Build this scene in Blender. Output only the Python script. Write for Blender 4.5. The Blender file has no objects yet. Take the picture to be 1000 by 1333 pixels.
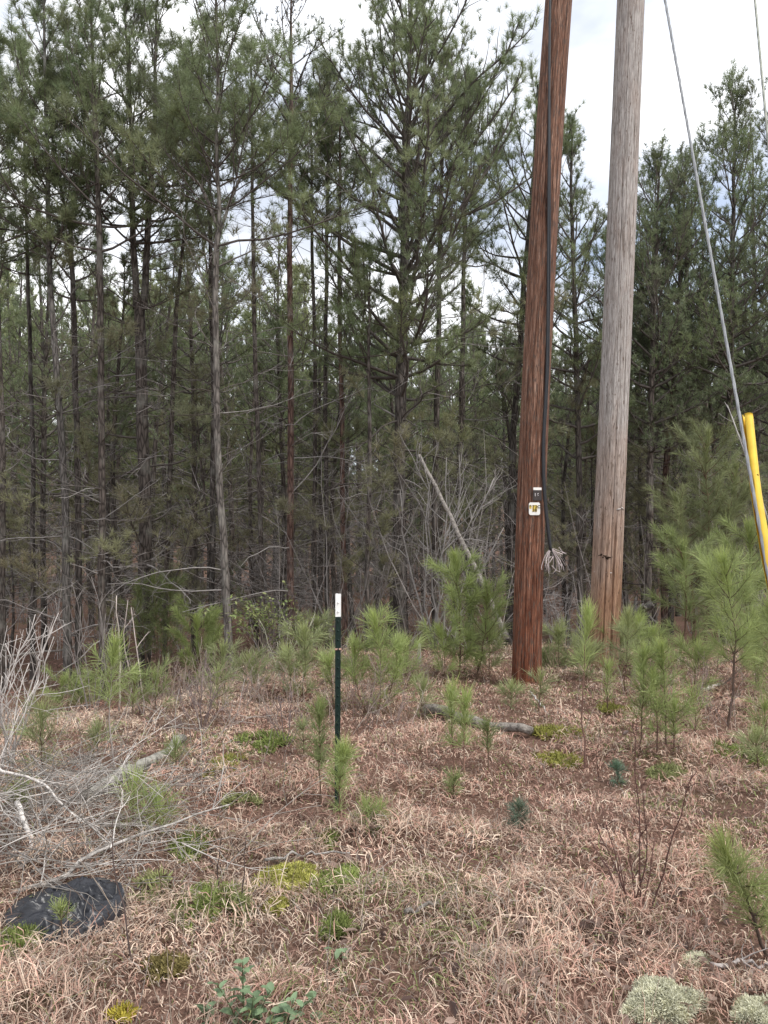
import bpy, math
import numpy as np
from mathutils import Matrix, Vector

# ------------------------------------------------------------------ camera, sky, sun, exposure
SC = bpy.context.scene
COL = SC.collection
CAM_H, PITCH, FPX = 1.6, math.radians(1.92), 1000.0
cam = bpy.data.cameras.new('camera'); cam.sensor_fit = 'HORIZONTAL'; cam.sensor_width = 36
cam.lens = 36.0 * FPX / 1000.0; cam.clip_start = .05; cam.clip_end = 2000
cam_o = bpy.data.objects.new('camera', cam); COL.objects.link(cam_o)
cam_o.location = (0, 0, CAM_H); cam_o.rotation_euler = (math.pi / 2 + PITCH, 0, 0)
SC.camera = cam_o

SUN_EL, SUN_AZ = math.radians(55), math.radians(125)          # azimuth from +Y towards +X
w = bpy.data.worlds.new('World'); SC.world = w; w.use_nodes = True
nt = w.node_tree; nt.nodes.clear()
def N(tree, typ, **kw):
    n = tree.nodes.new(typ)
    for k, v in kw.items():
        if k == 'inp':
            for a, b in v.items(): n.inputs[a].default_value = b
        else: setattr(n, k, v)
    return n
L = nt.links.new
sky = N(nt, 'ShaderNodeTexSky', sky_type='NISHITA', sun_disc=False)
sky.sun_elevation = SUN_EL; sky.sun_rotation = SUN_AZ; sky.dust_density = 2.0; sky.air_density = 1.0
tc = N(nt, 'ShaderNodeTexCoord')
mp = N(nt, 'ShaderNodeMapping'); mp.inputs['Scale'].default_value = (1.0, 1.0, 2.2); mp.inputs['Location'].default_value = (.35, .1, 0)
cl = N(nt, 'ShaderNodeTexNoise', inp={'Scale': 1.7, 'Detail': 6.0, 'Roughness': .55, 'Distortion': .3})
rp = N(nt, 'ShaderNodeValToRGB')
rp.color_ramp.elements[0].position = .38; rp.color_ramp.elements[0].color = (.35, .35, .35, 1)
rp.color_ramp.elements[1].position = .54; rp.color_ramp.elements[1].color = (1, 1, 1, 1)
cl2 = N(nt, 'ShaderNodeTexNoise', inp={'Scale': 3.4, 'Detail': 5.0, 'Roughness': .5})
rp2 = N(nt, 'ShaderNodeValToRGB')
rp2.color_ramp.elements[0].position = .36; rp2.color_ramp.elements[0].color = (.60, .625, .68, 1)
rp2.color_ramp.elements[1].position = .60; rp2.color_ramp.elements[1].color = (1.10, 1.11, 1.13, 1)
bg1 = N(nt, 'ShaderNodeBackground', inp={'Strength': .12})
bg2 = N(nt, 'ShaderNodeBackground', inp={'Strength': .84})
mx = N(nt, 'ShaderNodeMixShader'); wo = N(nt, 'ShaderNodeOutputWorld')
L(tc.outputs['Generated'], mp.inputs['Vector']); L(mp.outputs[0], cl.inputs['Vector']); L(mp.outputs[0], cl2.inputs['Vector'])
L(cl.outputs[0], rp.inputs[0]); L(cl2.outputs[0], rp2.inputs[0]); L(sky.outputs[0], bg1.inputs[0]); L(rp2.outputs[0], bg2.inputs[0])
L(rp.outputs[0], mx.inputs[0]); L(bg1.outputs[0], mx.inputs[1]); L(bg2.outputs[0], mx.inputs[2]); L(mx.outputs[0], wo.inputs[0])

sun = bpy.data.lights.new('sun', 'SUN'); sun.energy = 1.5; sun.angle = math.radians(14); sun.color = (1, .97, .92)
sun_o = bpy.data.objects.new('sun', sun); COL.objects.link(sun_o)
sun_dir = Vector((math.sin(SUN_AZ) * math.cos(SUN_EL), math.cos(SUN_AZ) * math.cos(SUN_EL), math.sin(SUN_EL)))
sun_o.rotation_euler = (-sun_dir).to_track_quat('-Z', 'Y').to_euler()

SC.view_settings.view_transform = 'Standard'; SC.view_settings.look = 'None'
SC.view_settings.exposure = .92; SC.view_settings.gamma = 1.0; SC.view_settings.use_curve_mapping = False
SC.render.engine = 'CYCLES'
SC.cycles.max_bounces = 6; SC.cycles.diffuse_bounces = 4; SC.cycles.transmission_bounces = 4; SC.cycles.transparent_max_bounces = 4
SC.cycles.use_denoising = True

# ------------------------------------------------------------------ pixel helpers and terrain
FWD = np.array([0, math.cos(PITCH), math.sin(PITCH)]); UPV = np.array([0, -math.sin(PITCH), math.cos(PITCH)])
def ray(px, py):
    return FWD + (px - 500) / FPX * np.array([1, 0, 0]) + (666.5 - py) / FPX * UPV
def at(px, py, Y):
    d = ray(px, py); return np.array([0, 0, CAM_H]) + d * (Y / d[1])
def ss(a, b, x):
    t = np.clip((np.asarray(x, float) - a) / (b - a), 0, 1); return t * t * (3 - 2 * t)
HASH = np.random.default_rng(77).random((256, 256))
def vn(x, y, s=1.0, o=0):
    x = np.asarray(x, float) * s + 31.7 + o * 17.3; y = np.asarray(y, float) * s + 57.1 + o * 9.1
    xi = np.floor(x).astype(int); yi = np.floor(y).astype(int); fx = x - xi; fy = y - yi
    fx = fx * fx * (3 - 2 * fx); fy = fy * fy * (3 - 2 * fy)
    h = lambda a, b: HASH[a % 256, b % 256]
    return (h(xi, yi) * (1 - fx) + h(xi + 1, yi) * fx) * (1 - fy) + (h(xi, yi + 1) * (1 - fx) + h(xi + 1, yi + 1) * fx) * fy
def fbm(x, y, s=1.0, o=0):
    return (vn(x, y, s, o) + .5 * vn(x, y, s * 2.1, o + 1) + .25 * vn(x, y, s * 4.3, o + 2)) / 1.75
def zf(x, y):
    x = np.asarray(x, float); y = np.asarray(y, float)
    a = ss(6.0, 11.5, y) * ss(.8, 3.8, -x)
    b = ss(10.5, 15.5, y)
    z = -1.05 * a - .75 * b * (1 - .9 * a)
    near = 1 - ss(16, 30, y)
    z = z + (.10 * (fbm(x, y, .9) - .5) + .05 * (vn(x, y, 3.1, 5) - .5)) * near
    z = z + (fbm(x, y, .09, 3) - .5) * 1.0 * ss(16, 40, y)
    z = z + 13 * ss(48, 125, y + .12 * x) + 10 * ss(120, 320, y) + .5 * ss(40, 90, np.abs(x))
    return z
def ground(px, py):
    d = ray(px, py); t = 1.0
    for _ in range(4000):
        p = np.array([0, 0, CAM_H]) + d * t
        if p[2] <= zf(p[0], p[1]): break
        t += .01 + t * .0015
    return np.array([p[0], p[1], float(zf(p[0], p[1]))])
def onx(px, Y):
    x = (px - 500) / FPX * Y / FWD[1]; return np.array([x, Y, float(zf(x, Y))])

# ------------------------------------------------------------------ mesh helpers
class MB:
    def __init__(s): s.v = []; s.c = []; s.t = []; s.q = []; s.tm = []; s.qm = []; s.n = 0
    def add(s, v, t=None, q=None, col=(1, 1, 1), mi=0):
        v = np.asarray(v, float).reshape(-1, 3); col = np.asarray(col, float)
        if col.ndim == 1: col = np.broadcast_to(col, (len(v), 3))
        s.v.append(v); s.c.append(col)
        if t is not None and len(t): s.t.append(np.asarray(t, int) + s.n); s.tm.append(np.full(len(t), mi))
        if q is not None and len(q): s.q.append(np.asarray(q, int) + s.n); s.qm.append(np.full(len(q), mi))
        s.n += len(v)
    def mesh(s, name, mats, smooth=True):
        me = bpy.data.meshes.new(name)
        v = np.concatenate(s.v); c = np.concatenate(s.c)
        t = np.concatenate(s.t) if s.t else np.zeros((0, 3), int); q = np.concatenate(s.q) if s.q else np.zeros((0, 4), int)
        mi = np.concatenate(s.tm + s.qm)
        me.vertices.add(len(v)); me.vertices.foreach_set('co', v.astype(np.float32).ravel())
        lv = np.concatenate([t.ravel(), q.ravel()]).astype(np.int32)
        me.loops.add(len(lv)); me.loops.foreach_set('vertex_index', lv)
        me.polygons.add(len(t) + len(q))
        st = np.concatenate([np.arange(len(t)) * 3, len(t) * 3 + np.arange(len(q)) * 4]).astype(np.int32)
        me.polygons.foreach_set('loop_start', st)
        me.polygons.foreach_set('material_index', mi.astype(np.int32))
        me.polygons.foreach_set('use_smooth', np.full(len(st), smooth, dtype=bool))
        me.update(calc_edges=True)
        a = me.attributes.new('col', 'FLOAT_COLOR', 'POINT')
        a.data.foreach_set('color', np.concatenate([c, np.ones((len(c), 1))], 1).astype(np.float32).ravel())
        for m in (mats if isinstance(mats, (list, tuple)) else [mats]): me.materials.append(m)
        return me
    def build(s, name, mats, parent=None, smooth=True, loc=None):
        return link(name, s.mesh(name, mats, smooth), parent, loc)
def link(name, data, parent=None, loc=None):
    o = bpy.data.objects.new(name, data); COL.objects.link(o)
    if parent is not None: o.parent = parent
    if loc is not None: o.location = loc
    return o
def tag(o, label, cat, group=None, kind=None):
    if label: o['label'] = label
    if cat: o['category'] = cat
    if group: o['group'] = group
    if kind: o['kind'] = kind
    return o
def thing(name, label, cat, loc=(0, 0, 0), group=None):
    return tag(link(name, None, None, tuple(loc)), label, cat, group)

def nrm(a): return a / np.maximum(np.linalg.norm(a, axis=-1, keepdims=True), 1e-9)
def tube(mb, pts, rad, sides=5, col=(1, 1, 1), cap=False, mi=0):
    pts = np.asarray(pts, float); n = len(pts); rad = np.broadcast_to(np.asarray(rad, float), (n,))
    t = nrm(np.gradient(pts, axis=0))
    m = nrm(pts[-1] - pts[0])
    ref = np.array([1., 0, 0]) if abs(m[0]) < .6 else np.array([0, 1., 0])
    u = nrm(np.cross(t, ref)); v = np.cross(t, u)
    a = np.arange(sides) / sides * 2 * math.pi
    ring = pts[:, None] + rad[:, None, None] * (np.cos(a)[None, :, None] * u[:, None] + np.sin(a)[None, :, None] * v[:, None])
    i = np.arange(n - 1)[:, None] * sides; j = np.arange(sides)[None]; k = (j + 1) % sides
    q = np.stack([i + j, i + k, i + sides + k, i + sides + j], -1).reshape(-1, 4)
    vv = ring.reshape(-1, 3); tr = []
    if cap:
        vv = np.concatenate([vv, pts[:1], pts[-1:]])
        for s_ in range(sides):
            tr.append((n * sides, (s_ + 1) % sides, s_)); tr.append((n * sides + 1, (n - 1) * sides + s_, (n - 1) * sides + (s_ + 1) % sides))
    mb.add(vv, tr if cap else None, q, col, mi)
def rotz_to(d):
    """frames (k,3,3) whose z column is d"""
    d = nrm(d); ref = np.where(np.abs(d[:, 2:3]) < .9, np.array([[0, 0, 1.]]), np.array([[1., 0, 0]]))
    u = nrm(np.cross(ref, d)); v = np.cross(d, u)
    return np.stack([u, v, d], -1)
def dirv(az, el):
    return np.array([math.cos(az) * math.cos(el), math.sin(az) * math.cos(el), math.sin(el)])
def wiggle(rng, start, d, Ln, n=7, wob=.12, lift=0., grav=0.):
    """curved polyline"""
    pts = [np.array(start, float)]; d = np.array(d, float); st = Ln / (n - 1)
    for i in range(n - 1):
        d = nrm(d + rng.normal(0, wob, 3) + np.array([0, 0, lift - grav]) / (n - 1))
        pts.append(pts[-1] + d * st)
    return np.array(pts)
def samp(pts, u):
    x = u * (len(pts) - 1); i = min(int(x), len(pts) - 2); f = x - i
    return pts[i] * (1 - f) + pts[i + 1] * f, nrm(pts[i + 1] - pts[i])

# ------------------------------------------------------------------ materials
def mat(name): 
    m = bpy.data.materials.new(name); m.use_nodes = True
    t = m.node_tree; b = t.nodes['Principled BSDF']; return m, t, b
def mat_attr(name, rough=.7, transl=0., vary=0., noise=0., nscale=8., spec=.3, bump=0., bscale=60.):
    """colour comes from the piece's own colour attribute; object-to-object and noise variation on top"""
    m, t, b = mat(name); a = N(t, 'ShaderNodeAttribute', attribute_name='col'); c = a.outputs['Color']
    b.inputs['Roughness'].default_value = rough; b.inputs['Specular IOR Level'].default_value = spec
    tcn = N(t, 'ShaderNodeTexCoord')
    if vary or noise:
        hs = N(t, 'ShaderNodeHueSaturation')
        ma = N(t, 'ShaderNodeMath', operation='MULTIPLY_ADD', inp={1: 2 * vary, 2: 1 - vary})
        oi = N(t, 'ShaderNodeObjectInfo'); t.links.new(oi.outputs['Random'], ma.inputs[0])
        ns = N(t, 'ShaderNodeTexNoise', inp={'Scale': nscale, 'Detail': 4.0}); t.links.new(tcn.outputs['Object'], ns.inputs['Vector'])
        mr = N(t, 'ShaderNodeMapRange', inp={1: .25, 2: .75, 3: 1 - noise, 4: 1 + noise}); t.links.new(ns.outputs[0], mr.inputs[0])
        mm = N(t, 'ShaderNodeMath', operation='MULTIPLY'); t.links.new(ma.outputs[0], mm.inputs[0]); t.links.new(mr.outputs[0], mm.inputs[1])
        t.links.new(mm.outputs[0], hs.inputs['Value']); t.links.new(c, hs.inputs['Color']); c = hs.outputs[0]
    t.links.new(c, b.inputs['Base Color'])
    if bump:
        bn = N(t, 'ShaderNodeTexNoise', inp={'Scale': bscale, 'Detail': 5.0}); t.links.new(tcn.outputs['Object'], bn.inputs['Vector'])
        bp = N(t, 'ShaderNodeBump', inp={'Strength': bump, 'Distance': .02}); t.links.new(bn.outputs[0], bp.inputs['Height']); t.links.new(bp.outputs[0], b.inputs['Normal'])
    if transl:
        tr = N(t, 'ShaderNodeBsdfTranslucent'); ms = N(t, 'ShaderNodeMixShader', inp={0: transl})
        t.links.new(c, tr.inputs[0]); t.links.new(b.outputs[0], ms.inputs[1]); t.links.new(tr.outputs[0], ms.inputs[2])
        t.links.new(ms.outputs[0], t.nodes['Material Output'].inputs['Surface'])
    return m
M_NEEDLE = mat_attr('pine_needles', .55, .45, .12, spec=.35)
M_YOUNG = mat_attr('young_needles', .5, .4, .06, spec=.35)
M_GRASS = mat_attr('dry_grass', .75, .25, spec=.2)
M_TWIG = mat_attr('grey_twigs', .85, 0, .12, .25, 14, spec=.15)
M_LEAF = mat_attr('leaves', .5, .3, .05, .12, 20, spec=.4)
M_MOSS = mat_attr('moss', .85, .2, .05, spec=.1)
M_DEADWOOD = mat_attr('dead_wood', .85, 0, .08, .55, 26, spec=.15, bump=.9, bscale=60)

def ramp(t, fac, stops):
    r = N(t, 'ShaderNodeValToRGB'); e = r.color_ramp.elements
    while len(e) < len(stops): e.new(.5)
    for k, (p, c) in enumerate(stops): e[k].position = p; e[k].color = (*c, 1)
    if fac is not None: t.links.new(fac, r.inputs[0])
    return r.outputs[0]
def mixc(t, fac, a, b, mode='MIX'):
    n = N(t, 'ShaderNodeMix', data_type='RGBA', blend_type=mode)
    for s, x in ((0, fac), (6, a), (7, b)):
        if isinstance(x, (int, float)): n.inputs[s].default_value = x
        elif isinstance(x, tuple): n.inputs[s].default_value = (*x, 1)
        else: t.links.new(x, n.inputs[s])
    return n.outputs[2]
def noise(t, vec, scale, detail=5., rough=.55, dist=0.):
    n = N(t, 'ShaderNodeTexNoise', inp={'Scale': scale, 'Detail': detail, 'Roughness': rough, 'Distortion': dist})
    t.links.new(vec, n.inputs['Vector']); return n.outputs[0]
def mapping(t, sc):
    c = N(t, 'ShaderNodeTexCoord'); m = N(t, 'ShaderNodeMapping'); m.inputs['Scale'].default_value = sc
    t.links.new(c.outputs['Object'], m.inputs['Vector']); return m.outputs[0], c.outputs['Object']

def make_bark(name, dark, light, lichen):
    m, t, b = mat(name); v, o = mapping(t, (14, 14, 3.2))
    vo = N(t, 'ShaderNodeTexVoronoi', feature='DISTANCE_TO_EDGE', inp={'Scale': 1.3}); t.links.new(v, vo.inputs['Vector'])
    c = ramp(t, vo.outputs['Distance'], [(0, tuple(x * .35 for x in dark)), (.12, dark), (.6, light)])
    n1 = noise(t, o, 3.0); c = mixc(t, ramp(t, n1, [(.5, (0, 0, 0)), (.75, (.7, .7, .7))]), c, lichen)
    oi = N(t, 'ShaderNodeObjectInfo'); c = mixc(t, .75, c, ramp(t, oi.outputs['Random'], [(0, (.7, .7, .7)), (1, (1, .93, .88))]), 'MULTIPLY')
    t.links.new(c, b.inputs['Base Color']); b.inputs['Roughness'].default_value = .9; b.inputs['Specular IOR Level'].default_value = .15
    bp = N(t, 'ShaderNodeBump', inp={'Strength': .9, 'Distance': .03}); t.links.new(vo.outputs['Distance'], bp.inputs['Height']); t.links.new(bp.outputs[0], b.inputs['Normal'])
    return m
M_BARK = make_bark('pine_bark', (.10, .086, .077), (.225, .197, .18), (.30, .30, .27))
M_BARKG = make_bark('grey_bark', (.15, .138, .127), (.32, .30, .28), (.37, .375, .34))
M_BARKR = make_bark('reddish_bark', (.115, .072, .06), (.25, .168, .137), (.26, .24, .22))

def make_ground():
    m, t, b = mat('forest_ground'); c = N(t, 'ShaderNodeTexCoord'); o = c.outputs['Object']
    n1 = noise(t, o, 55, 6, .65); n2 = noise(t, o, 1.3, 5); n3 = noise(t, o, 9, 5, .6)
    col = ramp(t, n1, [(.30, (.045, .028, .021)), (.5, (.165, .098, .073)), (.68, (.31, .20, .152))])
    col = mixc(t, ramp(t, n3, [(.45, (0, 0, 0)), (.7, (.7, .7, .7))]), col, (.16, .092, .07))
    col = mixc(t, ramp(t, n2, [(.55, (0, 0, 0)), (.72, (.55, .55, .55))]), col, (.12, .12, .05))
    t.links.new(col, b.inputs['Base Color']); b.inputs['Roughness'].default_value = .95; b.inputs['Specular IOR Level'].default_value = .1
    bp = N(t, 'ShaderNodeBump', inp={'Strength': .8, 'Distance': .04}); t.links.new(n1, bp.inputs['Height']); t.links.new(bp.outputs[0], b.inputs['Normal'])
    return m
M_GROUND = make_ground()

def simple(name, c, rough=.6, metal=0., vs=0., vsc=20, spec=.5, bump=0., bsc=(40, 40, 40)):
    m, t, b = mat(name); v, o = mapping(t, bsc)
    n = noise(t, o, vsc, 5)
    col = mixc(t, ramp(t, n, [(.3, (0, 0, 0)), (.7, (1, 1, 1))]), tuple(x * (1 - vs) for x in c), tuple(min(1, x * (1 + vs)) for x in c))
    t.links.new(col, b.inputs['Base Color']); b.inputs['Roughness'].default_value = rough; b.inputs['Metallic'].default_value = metal; b.inputs['Specular IOR Level'].default_value = spec
    if bump:
        bp = N(t, 'ShaderNodeBump', inp={'Strength': bump, 'Distance': .01}); t.links.new(noise(t, v, 1.0, 4), bp.inputs['Height']); t.links.new(bp.outputs[0], b.inputs['Normal'])
    return m

# ------------------------------------------------------------------ ground sheet
def grid_axis(lo, hi, near, fine, grow):
    xs = [0.]; s = fine
    while xs[-1] < hi:
        if xs[-1] > near: s *= grow
        xs.append(xs[-1] + s)
    return np.array(xs)
yp = grid_axis(0, 620, 12, .11, 1.12); xp = grid_axis(0, 620, 7, .11, 1.13)
ys = np.concatenate([-grid_axis(0, 30, 1, .3, 1.3)[:0:-1], yp]); xs = np.concatenate([-xp[:0:-1], xp])
GX, GY = np.meshgrid(xs, ys); mb = MB(); nx, ny = len(xs), len(ys)
i = np.arange(ny - 1)[:, None] * nx; j = np.arange(nx - 1)[None]
mb.add(np.stack([GX, GY, zf(GX, GY)], -1), q=np.stack([i + j, i + j + 1, i + nx + j + 1, i + nx + j], -1).reshape(-1, 4))
tag(mb.build('ground', M_GROUND), None, None, kind='structure')

# ------------------------------------------------------------------ pines
def tuft_templates(rng, k, n, Ln, wd, lo=18, hi=78, core=.06):
    out = []
    for _ in range(k):
        az = rng.random(n) * 2 * math.pi; an = np.radians(rng.uniform(lo, hi, n)); ln = Ln * rng.uniform(.65, 1.1, n)
        d = np.stack([np.cos(az) * np.sin(an), np.sin(az) * np.sin(an), np.cos(an)], -1)
        b0 = np.stack([np.zeros(n), np.zeros(n), rng.uniform(-core, core * .3, n)], -1)
        sd = nrm(np.cross(d, rng.normal(size=(n, 3)))) * wd / 2
        tip = b0 + d * ln[:, None]
        out.append(np.stack([b0 - sd, b0 + sd, tip], 1).reshape(-1, 3))
    return out
def place_tufts(mb, rng, temps, P, D, S, C):
    P = np.asarray(P); D = np.asarray(D); S = np.asarray(S); C = np.asarray(C)
    R = rotz_to(D); pick = rng.integers(0, len(temps), len(P))
    for k, tp in enumerate(temps):
        w_ = np.where(pick == k)[0]
        if not len(w_): continue
        a = rng.random(len(w_)) * 2 * math.pi; ca, sa = np.cos(a), np.sin(a)
        x = tp[None, :, 0] * ca[:, None] - tp[None, :, 1] * sa[:, None]; y = tp[None, :, 0] * sa[:, None] + tp[None, :, 1] * ca[:, None]
        loc = np.stack([x, y, np.broadcast_to(tp[None, :, 2], x.shape)], -1) * S[w_, None, None]
        v = np.einsum('kij,knj->kni', R[w_], loc) + P[w_][:, None]
        m = len(tp); t = np.arange(len(w_) * m).reshape(-1, 3)
        c = np.repeat(C[w_], m, 0) * rng.uniform(.8, 1.2, (len(w_) * m // 3, 1)).repeat(3, 0)
        mb.add(v.reshape(-1, 3), t, None, c)
G_DARK = np.array([.175, .208, .115]); G_MID = np.array([.222, .258, .138]); G_OLIVE = np.array([.265, .26, .155]); G_YOUNG = np.array([.19, .27, .10])

def pine(stems, rng, zcb, spread, ntuft=29, tlen=.185, twd=.0078, tsub=3, subn=5., green=G_MID, low_green=.12, step=.36, dead=1.0, whorl=(3, 5), shape_pow=.75, deadlen=1.0, top_el=58, sparse=.88):
    T, B, K = MB(), MB(), MB()
    P, D, S, C = [], [], [], []
    dk = (.115, .10, .09)
    def tuft(p, d, sc, c): P.append(p); D.append(d); S.append(sc); C.append(c)
    def limb(p0, az, el, Ln, r0, live, low=False):
        n = 8 if Ln > 1 else 6
        pts = wiggle(rng, p0, dirv(az, el), Ln, n, .09 if live else .15, lift=.55 if live else rng.uniform(-.5, .5))
        tube(B, pts, np.linspace(r0, r0 * .18 + .002, n), 4 if r0 > .012 else 3, dk if live or rng.random() < .6 else (.27, .25, .235))
        ns = int(Ln * subn * (1 if live else .55)) + 1; sgn = 1
        cc = (G_OLIVE if low else green) * rng.uniform(.8, 1.2) + rng.normal(0, .006, 3)
        for q in range(ns):
            u = .22 + .78 * (q + rng.random()) / ns; p, d = samp(pts, min(u, .999)); sgn = -sgn
            a2 = math.atan2(d[1], d[0]) + sgn * math.radians(rng.uniform(25, 65)); e2 = math.asin(np.clip(d[2], -1, 1)) + math.radians(rng.uniform(-15, 30))
            l2 = (.18 + .38 * Ln * (1.05 - u)) * rng.uniform(.6, 1.25)
            sp = wiggle(rng, p, dirv(a2, e2), l2, 4, .16, lift=.35 if live else 0)
            tube(B, sp, np.linspace(r0 * .3 + .0025, .0022, 4), 3, dk if live else (.22, .20, .19))
            if not live and l2 > .3 and rng.random() < .6:
                p3, d3 = samp(sp, rng.uniform(.3, .8)); s3 = wiggle(rng, p3, nrm(d3 + rng.normal(0, .5, 3)), l2 * .6, 3, .2)
                tube(B, s3, [.003, .0025, .0015], 3, (.24, .22, .21))
            if live:
                for h in range(tsub):
                    if rng.random() > sparse: continue
                    uu = .42 + .58 * (h + rng.random() * .6) / max(1, tsub - .4); p4, d4 = samp(sp, min(uu, .999))
                    off = rng.normal(0, .05 + .03 * Ln, 3) * (0 if h == tsub - 1 else 1)
                    tuft(p4 + off, nrm(d4 + np.array([0, 0, .35]) + rng.normal(0, .25, 3)), rng.uniform(.75, 1.2), cc * rng.uniform(.85, 1.15))
        if live:
            for u in (.8, .93, 1.):
                p, d = samp(pts, min(u, .999)); tuft(p, nrm(d + np.array([0, 0, .3])), rng.uniform(.9, 1.25), cc)
    for pts, rad in stems:
        pts = np.array(pts, float); rad = np.array(rad, float)
        zt = np.linspace(pts[0, 2], pts[-1, 2], 26)
        fine = np.stack([np.interp(zt, pts[:, 2], pts[:, k]) for k in range(3)], -1)
        fine[2:-1, :2] += np.cumsum(rng.normal(0, .012, (23, 2)), 0) * .6
        fr = np.interp(zt, pts[:, 2], rad)
        if stems[0][0] is pts or pts[0, 2] < .6: fr[0] *= 1.35; fr[1] *= 1.05
        tube(T, fine, fr, 9, (.12, .1, .09))
        z0, z1 = pts[0, 2], pts[-1, 2]; z = max(z0 + .2, z0 + 1.1) if z0 < .6 else z0 + .3
        at_z = lambda zz: np.array([np.interp(zz, zt, fine[:, k]) for k in range(3)])
        while z < z1 - .1:
            p = at_z(z); fr_ = (z - zcb) / max(.1, z1 - zcb); r = np.interp(z, zt, fr); a0 = rng.random() * 6.28
            if fr_ < 0:
                for _ in range(rng.poisson(1.5 * dead)):
                    live = rng.random() < low_green + .06
                    limb(p, rng.random() * 6.28, math.radians(rng.uniform(-8, 38)), rng.uniform(.45, 1.7) * deadlen * (1.1 if live else 1), max(.006, r * .2), live, True)
                z += step * rng.uniform(.6, 1.3)
            else:
                n = rng.integers(*whorl)
                Ls = spread * ((.55 + .45 * min(1, fr_ / .22)) * (1 - fr_) ** shape_pow + .10)
                for q in range(n):
                    if rng.random() < .12: continue
                    limb(p, a0 + q * 6.28 / n + rng.normal(0, .3), math.radians(8 + top_el * fr_ ** 1.2 + rng.normal(0, 9)), Ls * rng.uniform(.45, 1.3), max(.006, min(r * .5, .018 + .008 * Ls)), True)
                z += step * rng.uniform(.75, 1.25)
        for _ in range(4): tuft(pts[-1] + rng.normal(0, .04, 3), nrm(np.array([0, 0, 1.]) + rng.normal(0, .3, 3)), 1.2, green)
    temps = tuft_templates(rng, 8, ntuft, tlen, twd)
    if P: place_tufts(K, rng, temps, P, D, S, C)
    return T, B, K

def hero(label, Y, pts, zcb_py, spread, seed, forks=(), bark=None, **kw):
    """pts: (px, py, width_px) from base to top; trunk stands at depth Y on the ground"""
    rng = np.random.default_rng(seed)
    base = onx(pts[0][0], Y)
    def conv(pl, first):
        P_ = []; R_ = []
        for k, (px, py, wd) in enumerate(pl):
            p = base if (first and k == 0) else at(px, py, Y)
            P_.append(p - base); R_.append(wd * .36 / FPX * Y)
        if first: P_[0] = np.array([0, 0, -.12])
        return np.array(P_), np.array(R_)
    stems = [conv(pts, True)] + [conv(f, False) for f in forks]
    rot = rng.normal(0, .15)
    T, B, K = pine(stems, rng, at(500, zcb_py, Y)[2] - base[2] - (0 if 'tsub' in kw else 60 / FPX * Y), spread * 1.25, **kw)
    o = thing('pine_tree', label, 'pine tree', base)
    T.build('trunk', bark or M_BARK, o); B.build('limbs', M_TWIG, o); K.build('crown', M_NEEDLE, o, smooth=False)
    return o

hero('tall pale-barked pine at far left leaning slightly, foremost of the left trunks', 13.4, [(92, 870, 15), (84, 640, 13), (66, 380, 10), (60, 150, 7), (58, -30, 3)], 300, 1.5, 1, bark=M_BARKG, low_green=.05)
hero('dark slim pine with a forked candelabra top between the two leftmost tall trunks', 13.6, [(106, 830, 12), (103, 640, 11), (98, 420, 10), (92, 290, 8)], 330, 1.3, 2,
     forks=[[(92, 292, 6), (74, 220, 5), (62, 80, 3)], [(93, 292, 6), (108, 210, 5), (118, 110, 3)]], low_green=.03, deadlen=1.3)
hero('straight tall brown pine with a full crown, just left of the thick forked trunk', 13.0, [(138, 850, 14), (134, 560, 12), (130, 320, 11), (124, 150, 8), (118, -10, 3)], 290, 1.75, 3, low_green=.07)
hero('thick double-stemmed pine dividing into two trunks high up on the left', 14.2, [(190, 830, 24), (187, 600, 22), (183, 440, 20), (182, 395, 19)], 260, 1.9, 4,
     forks=[[(178, 402, 13), (173, 300, 11), (172, 160, 8), (166, 10, 3)], [(187, 402, 14), (194, 290, 11), (203, 170, 8), (208, -10, 3)]], low_green=.3, deadlen=1.35)
hero('grey lichen-barked pine with wide V-shaped limbs, left of centre', 12.0, [(303, 860, 16), (293, 740, 14), (284, 560, 12), (284, 420, 11), (286, 297, 10)], 270, 2.0, 5,
     forks=[[(286, 299, 8), (281, 160, 7), (283, 30, 5), (284, -60, 2)], [(287, 299, 6), (312, 235, 5), (345, 180, 3)], [(285, 299, 6), (258, 240, 5), (205, 190, 3)]], bark=M_BARKG, low_green=.14, deadlen=1.3)
hero('thin dark pine close behind the grey V-limbed pine', 14.8, [(276, 830, 11), (275, 560, 10), (270, 250, 7), (268, 40, 3)], 200, 1.5, 6, low_green=.05)
hero('slender dark pine with a bare lower trunk midway between V-limbed pine and small-leaved tall tree', 14.0, [(345, 800, 9), (338, 620, 9), (333, 420, 8), (332, 260, 6), (330, 60, 3)], 210, 1.2, 7, low_green=.03)
hero('tall feathery sparse-topped tree with reddish lower trunk, left of the biggest pine', 13.2, [(381, 820, 13), (378, 600, 12), (375, 330, 10), (377, 120, 7), (379, -40, 2)], 230, 1.15, 8, bark=M_BARKR,
     ntuft=12, tlen=.075, twd=.011, green=np.array([.085, .10, .062]), step=.3, tsub=2, low_green=.06, deadlen=1.5, shape_pow=.55)
hero('thin bare-stemmed pine just right of the feathery sparse-topped tree', 15.5, [(411, 800, 8), (408, 560, 8), (404, 330, 6), (402, 120, 3)], 260, 1.1, 9, low_green=.04)
hero('thin straight pine, second trunk right of the feathery sparse-topped tree', 15.0, [(427, 790, 9), (425, 560, 8), (428, 330, 7), (430, 90, 3)], 250, 1.2, 10, low_green=.05)
hero('straight reddish-trunked slim pine left of the biggest pine', 14.2, [(449, 780, 10), (446, 560, 9), (444, 330, 7), (446, 140, 3)], 240, 1.25, 11, bark=M_BARKR, low_green=.1)
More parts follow.
